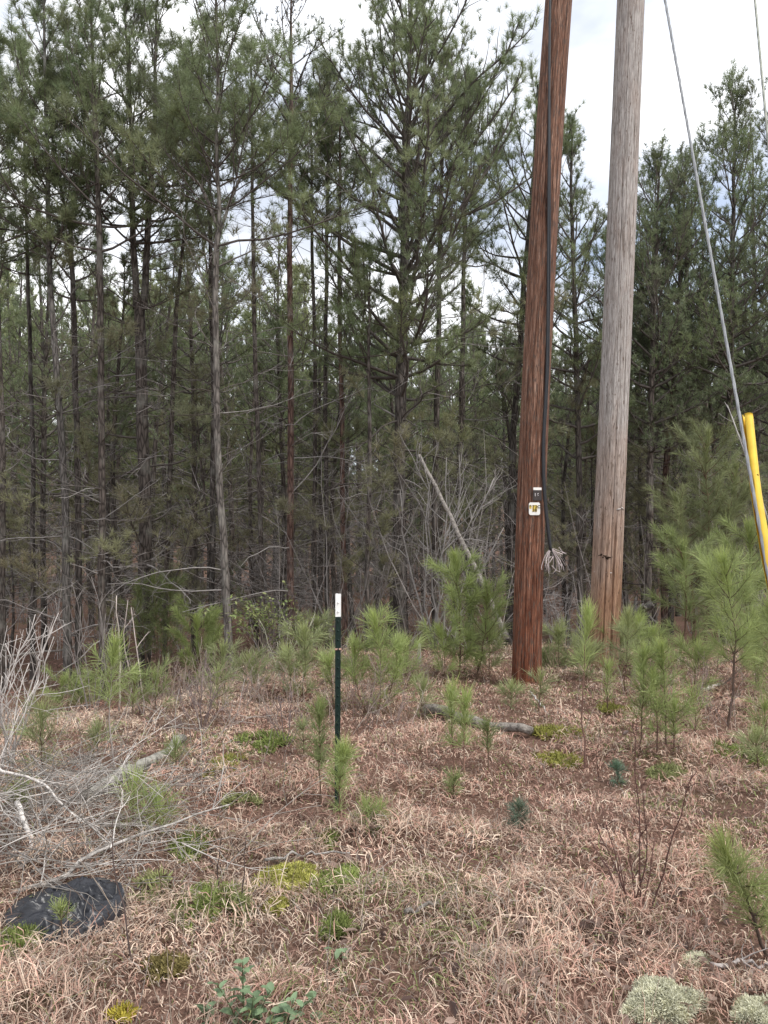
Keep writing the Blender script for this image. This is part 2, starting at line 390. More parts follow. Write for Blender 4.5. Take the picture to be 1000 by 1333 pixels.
hero('short slim pine with dark straight stem, nearest to the biggest pine on its left', 13.0, [(477, 800, 9), (479, 610, 8), (481, 440, 5), (482, 330, 2)], 420, 1.0, 12, low_green=.12, dead=1.4)
hero('biggest pine, broad dense crown and thick dark trunk in the middle of the picture', 13.6, [(522, 830, 24), (521, 600, 22), (526, 420, 19), (528, 250, 15), (532, 110, 9), (536, -45, 3)], 470, 2.3, 13,
     ntuft=32, low_green=.45, tlen=.155, dead=1.2, deadlen=1.3, subn=5.6, shape_pow=.34, green=G_MID * 1.08, step=.33, whorl=(4, 6))
hero('slim dark pine close on the right of the biggest pine', 14.6, [(566, 800, 12), (568, 580, 11), (573, 380, 9), (576, 200, 6), (578, 80, 3)], 290, 1.55, 14, low_green=.12, deadlen=1.5)
hero('slim pine with long slanting limbs midway between biggest pine and brown pole', 15.2, [(592, 800, 11), (597, 580, 10), (603, 380, 8), (608, 220, 5), (612, 110, 3)], 300, 1.6, 15, low_green=.14, deadlen=1.6)
hero('pine rising directly behind the brown pole with branches showing both sides of it', 15.6, [(660, 790, 13), (668, 560, 12), (682, 380, 10), (694, 230, 6), (700, 110, 3)], 420, 2.1, 16, low_green=.15, deadlen=1.5, subn=4.2, sparse=.8)
hero('open-crowned pine seen in the gap between the two poles', 14.8, [(756, 790, 11), (752, 560, 11), (746, 380, 9), (742, 260, 6), (745, 160, 3)], 560, 1.7, 17, low_green=.2, subn=4.4, sparse=.85, tlen=.12)
VIRG = dict(ntuft=16, tlen=.095, twd=.0095, subn=8.2, tsub=4, sparse=1.0, low_green=.5, dead=1.3, step=.29, whorl=(4, 6), shape_pow=.55)
hero('dense dark pine just right of the grey pole with a rounded bushy top', 14.4, [(842, 780, 14), (846, 560, 12), (851, 360, 8), (856, 205, 3)], 600, 1.55, 18, green=G_DARK * 1.15, **VIRG)
hero('dense pine with reddish trunk showing low down, behind the guy wire', 15.4, [(862, 800, 12), (866, 640, 12), (886, 400, 8), (893, 215, 3)], 560, 1.45, 19, bark=M_BARKR, green=G_DARK * 1.1, **VIRG)
hero('tall pine at far right with a loose spiky top standing above its neighbours', 14.6, [(940, 780, 14), (948, 560, 12), (956, 330, 8), (962, 118, 3)], 560, 1.45, 20, green=G_DARK * 1.25, **VIRG)
hero('pine cut by the right edge behind the yellow guard', 15.0, [(1020, 780, 14), (1022, 560, 12), (1024, 330, 8), (1030, 120, 3)], 560, 1.5, 21, green=G_DARK * 1.2, **VIRG)
hero('dim slim pine between grey pole and right-hand dense pines, dark bare lower stem', 16.2, [(815, 790, 10), (812, 560, 9), (806, 400, 7), (802, 290, 3)], 520, 1.3, 22, green=G_DARK * 1.2, **{**VIRG, 'subn': 6})
hero('pine at the extreme left edge with only half its crown in view', 13.4, [(8, 830, 13), (4, 560, 11), (-4, 330, 9), (-8, 60, 3)], 330, 1.6, 23, low_green=.15)
hero('thin crooked pine just inside the left edge, behind the foremost pale pine', 14.8, [(46, 830, 9), (44, 600, 8), (38, 400, 7), (34, 230, 5), (28, 60, 3)], 300, 1.2, 24, low_green=.1)
hero('slender leaning pine right of the thick double-stemmed pine', 15.2, [(216, 810, 9), (221, 600, 9), (228, 420, 8), (243, 260, 5), (240, 90, 3)], 240, 1.2, 25, low_green=.1)

# ------------------------------------------------------------------ background pines
PROTO = []
for k in range(7):
    rng = np.random.default_rng(100 + k); Hh = 9.5
    bend = rng.normal(0, .12, 2)
    zz = np.array([-.15, 2.5, 5, 7.5, Hh]); pt = np.stack([bend[0] * np.sin(zz * .5), bend[1] * np.sin(zz * .4), zz], -1)
    kw = dict(ntuft=15, tlen=.16, twd=.013, subn=3.8, tsub=3, low_green=.04 + .04 * k, step=.40, deadlen=1.35, dead=1.7, green=G_MID * (.85 + .08 * k))
    if k >= 3: kw.update(tlen=.10, twd=.012, subn=5.0, low_green=.25, green=G_DARK * 1.25)
    if k >= 5: kw.update(tlen=.17, twd=.012, subn=3.4, low_green=.6, green=G_OLIVE, sparse=.8, step=.5, shape_pow=.3, deadlen=1.5); Hh = 5.0; zz = zz * Hh / 9.5; pt[:, 2] = zz
    T, B, K = pine([(pt, np.array([.075, .066, .055, .036, .010]) * (1 if k < 5 else .6))], rng, (5.4, 4.8, 5.8, 3.6, 3.0, 1.6, 2.2)[k], (1.25, 1.35, 1.45, 1.25, 1.35, 1.5, 1.3)[k], **kw)
    PROTO.append((T.mesh('trunk', M_BARK), B.mesh('limbs', M_TWIG), K.mesh('crown', M_NEEDLE, False), Hh))
rng = np.random.default_rng(5); spots = []
tries = 0
while len(spots) < 225 and tries < 6000:
    tries += 1
    Y = 15.8 + 32 * rng.random() ** 1.5; x = (rng.uniform(-.62, .62) if rng.random() < .88 else rng.uniform(.28, .58)) * Y + rng.normal(0, .5)
    if any((x - a) ** 2 + (Y - b) ** 2 < (1.0 + .02 * Y) ** 2 for a, b in spots): continue
    spots.append((x, Y))
for x, Y in spots:
    z = float(zf(x, Y)); px = 500 + FPX * x / Y
    top = rng.normal(430, 45) if 330 < px < 800 else (rng.normal(330, 60) if px < 330 else rng.normal(300, 50))
    hgt = np.clip(at(px, top, Y)[2] - z, 4.5, 12.5)
    k = rng.integers(0, 5) if px < 760 else rng.choice([0, 3, 4, 3, 4])
    if rng.random() < .22: k = rng.integers(5, 7); hgt = rng.uniform(3.2, 6.0)
    o = thing('pine_tree', 'slim background pine crowded in the shady wood behind the front row of trunks', 'pine tree', (x, Y, z), 'slim pines deep in the wood')
    o.rotation_euler = (rng.normal(0, .025), rng.normal(0, .025), rng.random() * 6.28)
    s = hgt / PROTO[k][3]; hs = .55 * s + .4; o.scale = (hs, hs, s)
    for nm, me in zip(('trunk', 'limbs', 'crown'), PROTO[k][:3]): link(nm, me, o)
# bushy trees further back, mostly left; haze is put into their paler green
FAR2 = []
for k in range(3):
    rng2 = np.random.default_rng(220 + k); pt = np.array([[0, 0, -.2], [.1, 0, 5.], [0, 0, 10.5]])
    T, B, K = pine([(pt, np.array([.10, .08, .02]))], rng2, 2.0, 1.9, ntuft=12, tlen=.22, twd=.028, subn=3.2, tsub=3, low_green=.4, step=.5, green=np.array([.27, .30, .15]) * (.9 + .1 * k), shape_pow=.4, sparse=.85)
    FAR2.append((T.mesh('trunk', M_BARKG), B.mesh('limbs', M_TWIG), K.mesh('crown', M_NEEDLE, False)))
rng = np.random.default_rng(15); bs = []; tries = 0
while len(bs) < 62 and tries < 5000:
    tries += 1
    Y = rng.uniform(24, 46); px = rng.uniform(-60, 560) if rng.random() < .72 else rng.uniform(560, 1060); x = (px - 500) / FPX * Y
    if any((x - a) ** 2 + (Y - b) ** 2 < 2.6 for a, b in bs + spots): continue
    bs.append((x, Y)); z = float(zf(x, Y)); top = rng.normal(355, 45) if px < 400 else rng.normal(465, 35); hs = np.clip(at(px, top, Y)[2] - z, 4.5, 15) / 10.5
    o = thing('pine_tree', 'pale-green bushy pine standing well back behind the trunks', 'pine tree', (x, Y, z), 'pale bushy pines behind the trunks'); o.scale = (.4 + .6 * hs, .4 + .6 * hs, hs); o.rotation_euler = (0, 0, rng.random() * 6.28)
    for nm, me in zip(('trunk', 'limbs', 'crown'), FAR2[rng.integers(0, 3)]): link(nm, me, o)
# far hillside pines: single small meshes
FAR = []
for k in range(4):
    rng2 = np.random.default_rng(200 + k)
    pt = np.array([[0, 0, -.2], [0, 0, 5.], [.1, 0, 10.5]])
    T, B, K = pine([(pt, np.array([.12, .09, .02]))], rng2, 2.2, 2.3, ntuft=11, tlen=.34, twd=.07, subn=2.2, tsub=2, low_green=.2, step=.6, green=np.array([.17, .21, .10]) * (.85 + .12 * k), shape_pow=.5)
    n0 = T.n
    for src, mi in ((B, 0), (K, 1)):
        off = 0
        T.v += src.v; T.c += src.c
        T.t += [a + T.n for a in src.t]; T.q += [a + T.n for a in src.q]
        T.tm += [np.full(len(a), mi) for a in src.tm]; T.qm += [np.full(len(a), mi) for a in src.qm]; T.n += src.n
    FAR.append(T.mesh('far_pine', [M_TWIG, M_NEEDLE], False))
rng = np.random.default_rng(9); fs = []
tries = 0
while len(fs) < 190 and tries < 9000:
    tries += 1
    Y = rng.uniform(46, 135); x = rng.uniform(-.66, .66) * Y
    if any((x - a) ** 2 + (Y - b) ** 2 < (2.2 + .012 * Y) ** 2 for a, b in fs): continue
    fs.append((x, Y))
for x, Y in fs:
    o = tag(link('far_pine', FAR[rng.integers(0, 4)], None, (x, Y, float(zf(x, Y)))), 'small pale-green tree on the distant slope glimpsed between the trunks', 'tree', 'distant trees on the far slope')
    s = rng.uniform(.7, 1.1); o.scale = (s * 1.15, s * 1.15, s); o.rotation_euler = (0, 0, rng.random() * 6.28)

# ------------------------------------------------------------------ dead wood helpers
def dead_branch(mb, rng, p0, d, Ln, r0, depth=2, wob=.12, lift=0., nsub=6, col=(.25, .235, .22), ang=(25, 60), seg=8):
    pts = wiggle(rng, p0, d, Ln, seg, wob, lift=lift)
    tube(mb, pts, np.linspace(r0, max(.0015, r0 * .22), seg), 6 if r0 > .012 else (4 if r0 > .0085 else 3), np.array(col) * rng.uniform(.85, 1.15))
    if depth <= 0: return pts
    for q in range(nsub):
        u = rng.uniform(.2, .97); p, dd = samp(pts, u)
        ax = nrm(np.cross(dd, rng.normal(size=3))); a = math.radians(rng.uniform(*ang))
        d2 = nrm(dd * math.cos(a) + ax * math.sin(a))
        dead_branch(mb, rng, p, d2, Ln * rng.uniform(.25, .5) * (1.15 - u * .6), max(.0016, r0 * (1 - .75 * u) * .55), depth - 1, wob * 1.1, lift, max(2, int(nsub * .6)), col, ang, 4 if depth == 1 else 5)
    return pts
def through(mb, rng, pts, r, col, sides=6, wob=.01):
    """smooth wiggly tube through world points"""
    pts = np.array(pts, float); n = 12; t = np.linspace(0, len(pts) - 1, n)
    P_ = np.stack([np.interp(t, np.arange(len(pts)), pts[:, k]) for k in range(3)], -1)
    for _ in range(2): P_[1:-1] = (P_[:-2] + 2 * P_[1:-1] + P_[2:]) / 4
    P_[1:-1] += rng.normal(0, wob, (n - 2, 3))
    tube(mb, P_, np.linspace(r[0], r[1], n), sides, col, cap=True); return P_

# understory mass: bare grey brush and thin shade foliage inside the wood
rng = np.random.default_rng(31); tm = []
for k in range(7):
    b = MB()
    for s in range(rng.integers(3, 6)):
        dead_branch(b, rng, rng.normal(0, .1, 3) * (1, 1, 0), dirv(rng.random() * 6.28, math.radians(rng.uniform(48, 88))), rng.uniform(1.2, 3.5), .009, 2, .16, 0, 5, (.29, .265, .25), (25, 70), 5)
    tm.append((np.concatenate(b.v), np.concatenate(b.c), np.concatenate(b.t) if b.t else None, np.concatenate(b.q)))
ub = MB()
cnt = 0
while cnt < 185:
    Y = 11.0 + 17 * rng.random() ** 1.35; x = rng.uniform(-.62, .62) * Y; px = 500 + FPX * x / Y
    if Y < (12.2 if px > 330 else 16.5): continue
    v, c, t, q = tm[rng.integers(0, 7)]; a = rng.random() * 6.28; s = rng.uniform(.6, 1.25)
    R = np.array([[math.cos(a), -math.sin(a), 0], [math.sin(a), math.cos(a), 0], [0, 0, 1]])
    ub.add((v * s) @ R.T + np.array([x, Y, float(zf(x, Y)) - .03]), t, q, c * rng.uniform(.6, 1.5)); cnt += 1
tag(ub.build('underbrush', M_TWIG), 'tangle of bare grey brush filling the shady wood behind', 'brush', kind='stuff')

# ------------------------------------------------------------------ utility poles
def pole_mat(name, streaks, tint_lo, tint_hi, zlo, zhi, pits):
    m, t, b = mat(name); a = N(t, 'ShaderNodeAttribute', attribute_name='grain'); g = a.outputs['Vector']
    def mp_(sc):
        n = N(t, 'ShaderNodeMapping'); n.inputs['Scale'].default_value = sc; t.links.new(g, n.inputs['Vector']); return n.outputs[0]
    n1 = noise(t, mp_((40, 40, 1.3)), 1.7, 8, .72, .25); n2 = noise(t, mp_((150, 150, 7)), 1.2, 5, .65); n3 = noise(t, mp_((6, 6, 1.6)), 1., 4); n4 = noise(t, mp_((60, 60, 11)), 1.0, 3, .5)
    c = ramp(t, n1, streaks)
    c = mixc(t, .8, c, ramp(t, n2, [(.34, (.38, .35, .33)), (.6, (1.15, 1.13, 1.12))]), 'MULTIPLY')
    sp = N(t, 'ShaderNodeSeparateXYZ'); t.links.new(g, sp.inputs[0])
    mr = N(t, 'ShaderNodeMapRange', inp={1: zlo, 2: zhi}); t.links.new(sp.outputs[2], mr.inputs[0])
    ad = N(t, 'ShaderNodeMath', operation='MULTIPLY_ADD', inp={1: 1.1, 2: -.55}); t.links.new(n3, ad.inputs[0])
    sm = N(t, 'ShaderNodeMath', operation='ADD', use_clamp=True); t.links.new(mr.outputs[0], sm.inputs[0]); t.links.new(ad.outputs[0], sm.inputs[1])
    c = mixc(t, 1.0, c, mixc(t, sm.outputs[0], tint_lo, tint_hi), 'MULTIPLY')
    c = mixc(t, ramp(t, n4, [(pits, (0, 0, 0)), (pits + .07, (.8, .8, .8))]), c, tuple(x * .12 for x in tint_lo))
    t.links.new(c, b.inputs['Base Color']); b.inputs['Roughness'].default_value = .8; b.inputs['Specular IOR Level'].default_value = .2
    hb = N(t, 'ShaderNodeMath', operation='ADD'); t.links.new(n1, hb.inputs[0]); t.links.new(n2, hb.inputs[1])
    bp = N(t, 'ShaderNodeBump', inp={'Strength': .7, 'Distance': .012}); t.links.new(hb.outputs[0], bp.inputs['Height']); t.links.new(bp.outputs[0], b.inputs['Normal'])
    return m
M_POLEB = pole_mat('brown_pole_wood', [(.36, (.032, .015, .010)), (.45, (.125, .057, .036)), (.54, (.245, .125, .084)), (.66, (.46, .30, .225))], (.84, .58, .47), (.98, 1.04, 1.05), -.2, 3.2, .55)
M_POLEG = pole_mat('weathered_pole_wood', [(.34, (.13, .105, .085)), (.44, (.33, .305, .28)), (.55, (.46, .44, .415)), (.70, (.62, .595, .56))], (.92, .58, .40), (1.0, .99, 1.0), .6, 3.4, .62)

def pole(label, Y, cpts, rpx, matl, seed, cracks):
    """cpts (px,py) centre line, base first; the shaft runs on past the top of the picture"""
    rng = np.random.default_rng(seed)
    P_ = np.array([at(a, b, Y) for a, b in cpts]); base = onx(cpts[0][0], Y); P_[0] = base
    d = P_[-1] - P_[-2]; P_ = np.concatenate([P_, [P_[-1] + d / np.linalg.norm(d) * 4.2]])
    n, sd = 130, 190; zs = np.linspace(P_[0, 2] - .3, P_[-1, 2], n)
    co = np.polyfit(P_[:, 2], P_[:, 0], 2 if len(cpts) > 3 else 1); cx = np.polyval(co, zs)
    zl = zs - base[2]
    rad = np.interp(zl, [0, .5, 12], [rpx[0] / FPX * Y * 1.03, rpx[0] / FPX * Y, rpx[1] / FPX * Y * .97])
    th = np.arange(sd) / sd * 2 * math.pi; TH, ZL = np.meshgrid(th, zl); r = rad[:, None] * np.ones_like(TH)
    r += .004 * (vn(np.cos(TH) * 3 + 9, ZL * .6 + np.sin(TH) * 3, 1.0, 2) - .5) + .0025 * (vn(TH * 9, ZL * .8, 1., 4) - .5)
    for (tc_, za, zb, dep, wd) in cracks:
        cen = tc_ + .06 * (vn(ZL * 1.3, ZL * 0 + tc_ * 7, 1., 6) - .5)
        dth = (TH - cen + math.pi) % (2 * math.pi) - math.pi
        r -= dep * np.exp(-(dth / wd) ** 2) * ss(za, za + .25, ZL) * (1 - ss(zb - .3, zb, ZL))
    for _ in range(70):                                            # knots, chips and gaff marks
        t0 = rng.uniform(math.pi, 2 * math.pi); z0 = rng.uniform(0, 8); dth = (TH - t0 + math.pi) % (2 * math.pi) - math.pi
        r -= rng.uniform(.002, .007) * np.exp(-(dth / .07) ** 2 - ((ZL - z0) / rng.uniform(.015, .06)) ** 2)
    V = np.stack([cx[:, None] + r * np.cos(TH), Y + r * np.sin(TH), np.broadcast_to(zs[:, None], TH.shape)], -1) - base
    i = np.arange(n - 1)[:, None] * sd; j = np.arange(sd)[None]; k = (j + 1) % sd
    mb = MB(); mb.add(V.reshape(-1, 3), q=np.stack([i + j, i + k, i + sd + k, i + sd + j], -1).reshape(-1, 4))
    mb.add(np.array([[cx[-1], Y, zs[-1]]]) - base); top = (n - 1) * sd
    mb.t.append(np.array([(mb.n - 1, top + a, top + (a + 1) % sd) for a in range(sd)])); mb.tm.append(np.zeros(sd, int))
    o = thing('utility_pole', label, 'utility pole', base)
    sh = mb.build('shaft', matl, o)
    at_ = sh.data.attributes.new('grain', 'FLOAT_VECTOR', 'POINT')
    g = np.stack([.16 * np.cos(TH), .16 * np.sin(TH), ZL], -1).reshape(-1, 3); g = np.concatenate([g, [[0, 0, zl[-1]]]])
    at_.data.foreach_set('vector', g.astype(np.float32).ravel())
    return o, base, (lambda z: (float(np.polyval(co, z)), float(np.interp(z - base[2], zl, rad))))
YB, YG = 8.4, 9.5
pb, pb_base, pb_c = pole('reddish-brown wooden utility pole with number tags and a hanging black cable', YB, [(686.5, 888), (689, 600), (705.5, 330), (731.5, 0)], (18.6, 18.0), M_POLEB, 41,
    [(4.3, .0, 2.2, .012, .022), (5.05, .5, 1.6, .010, .02), (3.75, 1.5, 3.2, .009, .02), (4.75, 2.6, 5.5, .012, .02), (5.5, 1.4, 4, .008, .02), (4.45, 4.5, 8, .010, .02), (3.4, .2, 2.4, .010, .02), (5.2, 5.0, 8.5, .010, .02)])
pg, pg_base, pg_c = pole('weathered grey wooden utility pole, bark-brown and cracked near its foot', YG, [(784, 868), (803.5, 400), (821, 0)], (19.3, 17.8), M_POLEG, 42,
    [(4.9, -.2, 1.9, .035, .05), (4.35, -.2, 1.5, .028, .045), (5.35, .2, 2.4, .02, .035), (4.65, 1.0, 3.2, .012, .03), (4.0, .3, 2.2, .016, .035), (5.1, 3, 7, .008, .025), (4.4, 4.2, 8, .008, .025)])
# the dark knot hole and split-off slab on the grey pole
def surf(pc, Y, px, py, out=.004):
    p = at(px, py, Y); cx_, r_ = pc(p[2]); f = np.clip((p[0] - cx_) / r_, -.98, .98)
    return np.array([cx_ + (r_ + out) * f, Y - (r_ + out) * math.sqrt(1 - f * f), p[2]]), math.asin(f)
M_DARKHOLE = simple('rotted_wood_hole_shade', (.035, .022, .016), .95, spec=.1)
mb = MB(); rng = np.random.default_rng(3)
for k in range(9):
    q0, _ = surf(pg_c, YG, 776 + k * 1.2, 722 + .35 * k + rng.normal(0, .6), .002); q1 = q0 + np.array([rng.uniform(.02, .06), -.006, rng.uniform(-.035, .02)])
    tube(mb, [q0 - pg_base, (q0 + q1) / 2 - pg_base, q1 - pg_base], [.008, .010, .003], 5, cap=True)
mb.build('knot', M_DARKHOLE, pg)
mb = MB()
for (a, b, c_, d_) in ((804, 661, 808, 664), (791, 745, 772, 744), (803, 663, 797, 664)):
    p0, _ = surf(pg_c, YG, a, b, .003); p1, _ = surf(pg_c, YG, c_, d_, .003); tube(mb, [p0 - pg_base, (p0 + p1) / 2 - pg_base + [0, -.004, 0], p1 - pg_base], [.006, .007, .004], 5, (.6, .57, .55), cap=True)
mb.build('splinter', M_DEADWOOD, pg)

# tags on the brown pole
def prism(mb, outl, dep, col=(1, 1, 1)):
    outl = np.array(outl, float); n = len(outl)
    f = np.stack([outl[:, 0], np.zeros(n), outl[:, 1]], -1); b = f + [0, dep, 0]
    t = [(0, k, k + 1) for k in range(1, n - 1)] + [(n, n + k + 1, n + k) for k in range(1, n - 1)]
    q = [(k, n + k, n + (k + 1) % n, (k + 1) % n) for k in range(n)]
    mb.add(np.concatenate([f, b]), t, q, col)
M_WHITEP = simple('white_plate', (.82, .80, .76), .5, vs=.06); M_BLACK = simple('black_paint', (.015, .014, .012), .5); M_YEL = simple('yellow_strip', (.78, .55, .08), .5, vs=.1)
M_DARKP = simple('dark_plate', (.035, .026, .024), .55, vs=.3); M_GREYD = simple('pale_digits', (.55, .52, .52), .5)
def text_part(s, size, m, parent, loc, rz, nm='number'):
    c = bpy.data.curves.new('t', 'FONT'); c.body = s; c.size = size; c.extrude = .0006; c.align_x = 'CENTER'; c.align_y = 'CENTER'; c.offset = .0012
    o = bpy.data.objects.new('t', c); COL.objects.link(o); bpy.context.view_layer.update()
    me = bpy.data.meshes.new_from_object(o.evaluated_get(bpy.context.evaluated_depsgraph_get())); bpy.data.objects.remove(o)
    me.materials.clear(); me.materials.append(m)
    q = link(nm, me, parent, loc); q.rotation_euler = (math.pi / 2, 0, rz); return q
P0, A0 = surf(pb_c, YB, 692.2, 663, .008)
mb = MB(); W, H, cc = .060, .068, .014
prism(mb, [(-W + cc, -H), (W - cc, -H), (W, -H + cc), (W, H - cc), (W - cc, H), (-W + cc, H), (-W, H - cc), (-W, -H + cc)], .012)
pl = mb.build('number_plate', M_WHITEP, pb, loc=P0 - pb_base, smooth=False); pl.rotation_euler = (0, 0, A0)
for k, (xx, zz, w_, h_) in enumerate(((-.045, .02, .011, .024), (.003, .02, .026, .024), (-.012, -.016, .012, .02), (.014, -.016, .012, .02))):
    mb = MB(); prism(mb, [(xx - w_, zz - h_ * .8), (xx + w_, zz - h_ * .8), (xx + w_, zz + h_ * .8), (xx - w_, zz + h_ * .8)], .002); q = mb.build('yellow_strip', M_YEL, pl, smooth=False, loc=(0, -.0025, 0))
for s_, xx, zz in (('9', -.045, .02), ('7', -.012, .02), ('3', .015, .02), ('C', .045, .02), ('3', -.012, -.016), ('8', .014, -.016)):
    text_part(s_, .044, M_BLACK, pl, (xx, -.0042, zz), 0)
P1, A1 = surf(pb_c, YB, 695.8, 646, .008); mb = MB(); prism(mb, [(-.048, -.055), (.048, -.055), (.048, .055), (-.048, .055)], .012)
pl2 = mb.build('dark_tag', M_DARKP, pb, loc=P1 - pb_base, smooth=False); pl2.rotation_euler = (0, 0, A1)
text_part('1', .048, M_GREYD, pl2, (-.026, -.0015, .006), 0); text_part('6', .05, M_GREYD, pl2, (.006, -.0015, .006), 0)
mb = MB(); prism(mb, [(-.046, -.014), (.046, -.014), (.046, .014), (-.046, .014)], .012); q = mb.build('white_bar', M_WHITEP, pl2, loc=(.002, -.001, .072), smooth=False)

# hanging black cable with frayed end
M_RUBBER = simple('cable_rubber', (.012, .013, .016), .45, vs=.2); M_WIRE = mat_attr('bare_wire', .5, spec=.4)
cab = thing('hanging_cable', 'black cable hanging down the brown pole, its end frayed into pale wires', 'cable', pb_base)
for dx, r0, r1, cutn, nm in ((0, .011, .017, 99, 'sheath'), (2.3, .006, .010, 99, 'sheath')):
    cp = []
    for (a, b) in ((716.5, -330), (715.5, -150), (714.8, 0), (712, 120), (709.6, 300), (707.6, 480), (706.6, 580), (707.5, 625), (710, 662), (713.5, 692), (717.2, 717)):
        p, f = surf(pb_c, YB, a + (dx if b > 200 else dx * .3), b, .02); 
        if b > 500:
            pp = at(a + dx * (.8 if b < 700 else .3), b, YB - .17 + .02); p = pp
        cp.append(p - pb_base)
    mb = MB(); cp = np.array(cp); t = np.linspace(0, len(cp) - 1, 60); sp = np.stack([np.interp(t, np.arange(len(cp)), cp[:, k]) for k in range(3)], -1)
    for _ in range(4): sp[1:-1] = (sp[:-2] + 2 * sp[1:-1] + sp[2:]) / 4
    tube(mb, sp, np.linspace(r0, r1, 60), 8, cap=True); mb.build(nm, M_RUBBER, cab)
end = at(717.4, 714, YB - .15); rng = np.random.default_rng(12)
tips = [(704, 741), (707, 743), (709, 745), (712, 746), (715, 742), (706, 727), (728, 722), (731, 727), (736, 724), (733, 735), (733, 745), (728, 744), (724, 742), (721, 741), (711, 735), (730, 739), (735, 741), (713, 744), (726, 747)]
for k, (a, b) in enumerate(tips):
    e = at(a, b, YB - .15 + rng.normal(0, .06)); mid = (end + e) / 2 + np.array([np.sign(a - 718) * rng.uniform(.01, .05), rng.normal(0, .03), rng.uniform(-.01, .05)])
    u = np.linspace(0, 1, 9)[:, None]; pts = (1 - u) ** 2 * end + 2 * u * (1 - u) * mid + u ** 2 * e
    if k % 3 == 2:                                                   # some wires loop back
        back = e + np.array([-np.sign(a - 718) * .08, rng.normal(0, .03), .06]); pts = np.concatenate([pts, [(e + back) / 2 + [0, 0, -.02], back]])
    pts = pts + np.cumsum(rng.normal(0, .007, pts.shape), 0) * np.linspace(0, 1, len(pts))[:, None]
    mb = MB(); tube(mb, pts - pb_base, rng.uniform(.0022, .0046), 5, np.array((.55, .47, .46)) * rng.uniform(.7, 1.3) if k not in (2, 12) else (.03, .03, .035), cap=True); mb.build('wire', M_WIRE, cab)

# guy wires and the yellow guard
M_STEEL = simple('galvanised_strand', (.29, .30, .31), .6, .15, vs=.2, bump=.4, bsc=(300, 300, 300)); M_STEELO = simple('dull_strand', (.28, .29, .25), .6, .4, vs=.2)
def guy(label, a, Ya, b, Yb, r, m, ext):
    p0 = at(*a, Ya); p1 = at(*b, Yb); d = p1 - p0; base = p0 - d * ((p0[2] - float(zf(p0[0], p0[1]))) / d[2] + .02)
    o = thing('guy_wire', label, 'guy wire', base); pts = np.array([base + (p1 + d * ext - base) * u for u in np.linspace(0, 1, 90)]) - base
    for s in range(3):                                               # laid strand
        ph = np.linspace(0, 150, 90) + s * 2.094
        off = np.stack([np.cos(ph), np.sin(ph), 0 * ph], -1) * r * .45
        mb = MB(); tube(mb, pts + off, r * .62, 6); mb.build('strand', m, o)
    return base, nrm(p1 - base)
guy('grey steel guy wire running up from the yellow guard towards the brown pole', (975, 608), 4.72, (866, 0), 5.9, .0105, M_STEEL, .75)
guy('second guy wire clipped by the top right corner of the picture', (1000, 182), 5.4, (983, 0), 5.9, .0095, M_STEELO, 2.2)
gp = np.array([at(*q[:2], q[2]) for q in ((973.5, 540, 4.86), (984, 640, 4.70), (1000, 735, 4.55), (1036, 900, 4.32), (1064, 1040, 4.14))])
t = np.linspace(0, 4, 90); G = np.stack([np.interp(t, np.arange(5), gp[:, k]) for k in range(3)], -1)
for _ in range(30): G[1:-1] = (G[:-2] + 2 * G[1:-1] + G[2:]) / 4
M_YGUARD = simple('yellow_plastic', (.80, .54, .045), .5, vs=.14, vsc=9); M_INSIDE = M_YGUARD
gbase = np.array([G[-1][0], G[-1][1], float(zf(G[-1][0], G[-1][1]))])
go = thing('guy_guard', 'yellow plastic guy-wire guard with a wavy slit, cut by the right edge', 'guy guard', gbase)
mb = MB(); n = len(G); sd = 30; tt = nrm(np.gradient(G, axis=0)); ref = np.array([0, 1., 0]); u = nrm(np.cross(tt, ref)); v = np.cross(tt, u)
pxs = np.linspace(0, 1, n)
gap = np.radians(16 + 34 * np.clip(np.sin(pxs * 34) * .5 + .35, 0, 1) * (ss(.10, .25, pxs)) * (1 - ss(.75, .95, pxs)))
cen = math.radians(0)
left = -u if np.mean(u[:, 0]) > 0 else u
fr = nrm(np.cross(tt, left)); fr = np.where(fr[:, 1:2] > 0, -fr, fr)
for side, rr in ((1, .030), (-1, .0266)):
    rings = []
    for k in range(n):
        a = np.linspace(gap[k] + .15, 2 * math.pi - gap[k] + .15, sd)
        lob = rr * (1 + (.08 * np.cos(a * 2) if k < 8 else 0))
        rings.append(G[k] + np.outer(np.cos(a) * rr, left[k]) + np.outer(np.sin(a) * rr * 1.1, fr[k]))
    i = np.arange(n - 1)[:, None] * sd; j = np.arange(sd - 1)[None]
    mb.add(np.array(rings).reshape(-1, 3) - gbase, q=np.stack([i + j, i + j + 1, i + sd + j + 1, i + sd + j], -1).reshape(-1, 4))
m1 = n * sd
mb.q.append(np.array([(k, k + 1, m1 + k + 1, m1 + k) for k in range(sd - 1)] + [(k * sd, (k + 1) * sd, m1 + (k + 1) * sd, m1 + k * sd) for k in range(n - 1)] + [(k * sd + sd - 1, (k + 1) * sd + sd - 1, m1 + (k + 1) * sd + sd - 1, m1 + k * sd + sd - 1) for k in range(n - 1)]))
mb.qm.append(np.zeros(len(mb.q[-1]), int)); mb.build('sleeve', M_YGUARD, go)
pbt = at(982, 619, 4.735) + np.array([.004, -.037, 0]); mb = MB(); tube(mb, [pbt - gbase, pbt - gbase + [0, .012, 0]], .006, 8, cap=True); mb.build('bolt_hole', M_DARKHOLE, go)  # solid dark disc; the shade inside the hole is put into its colour

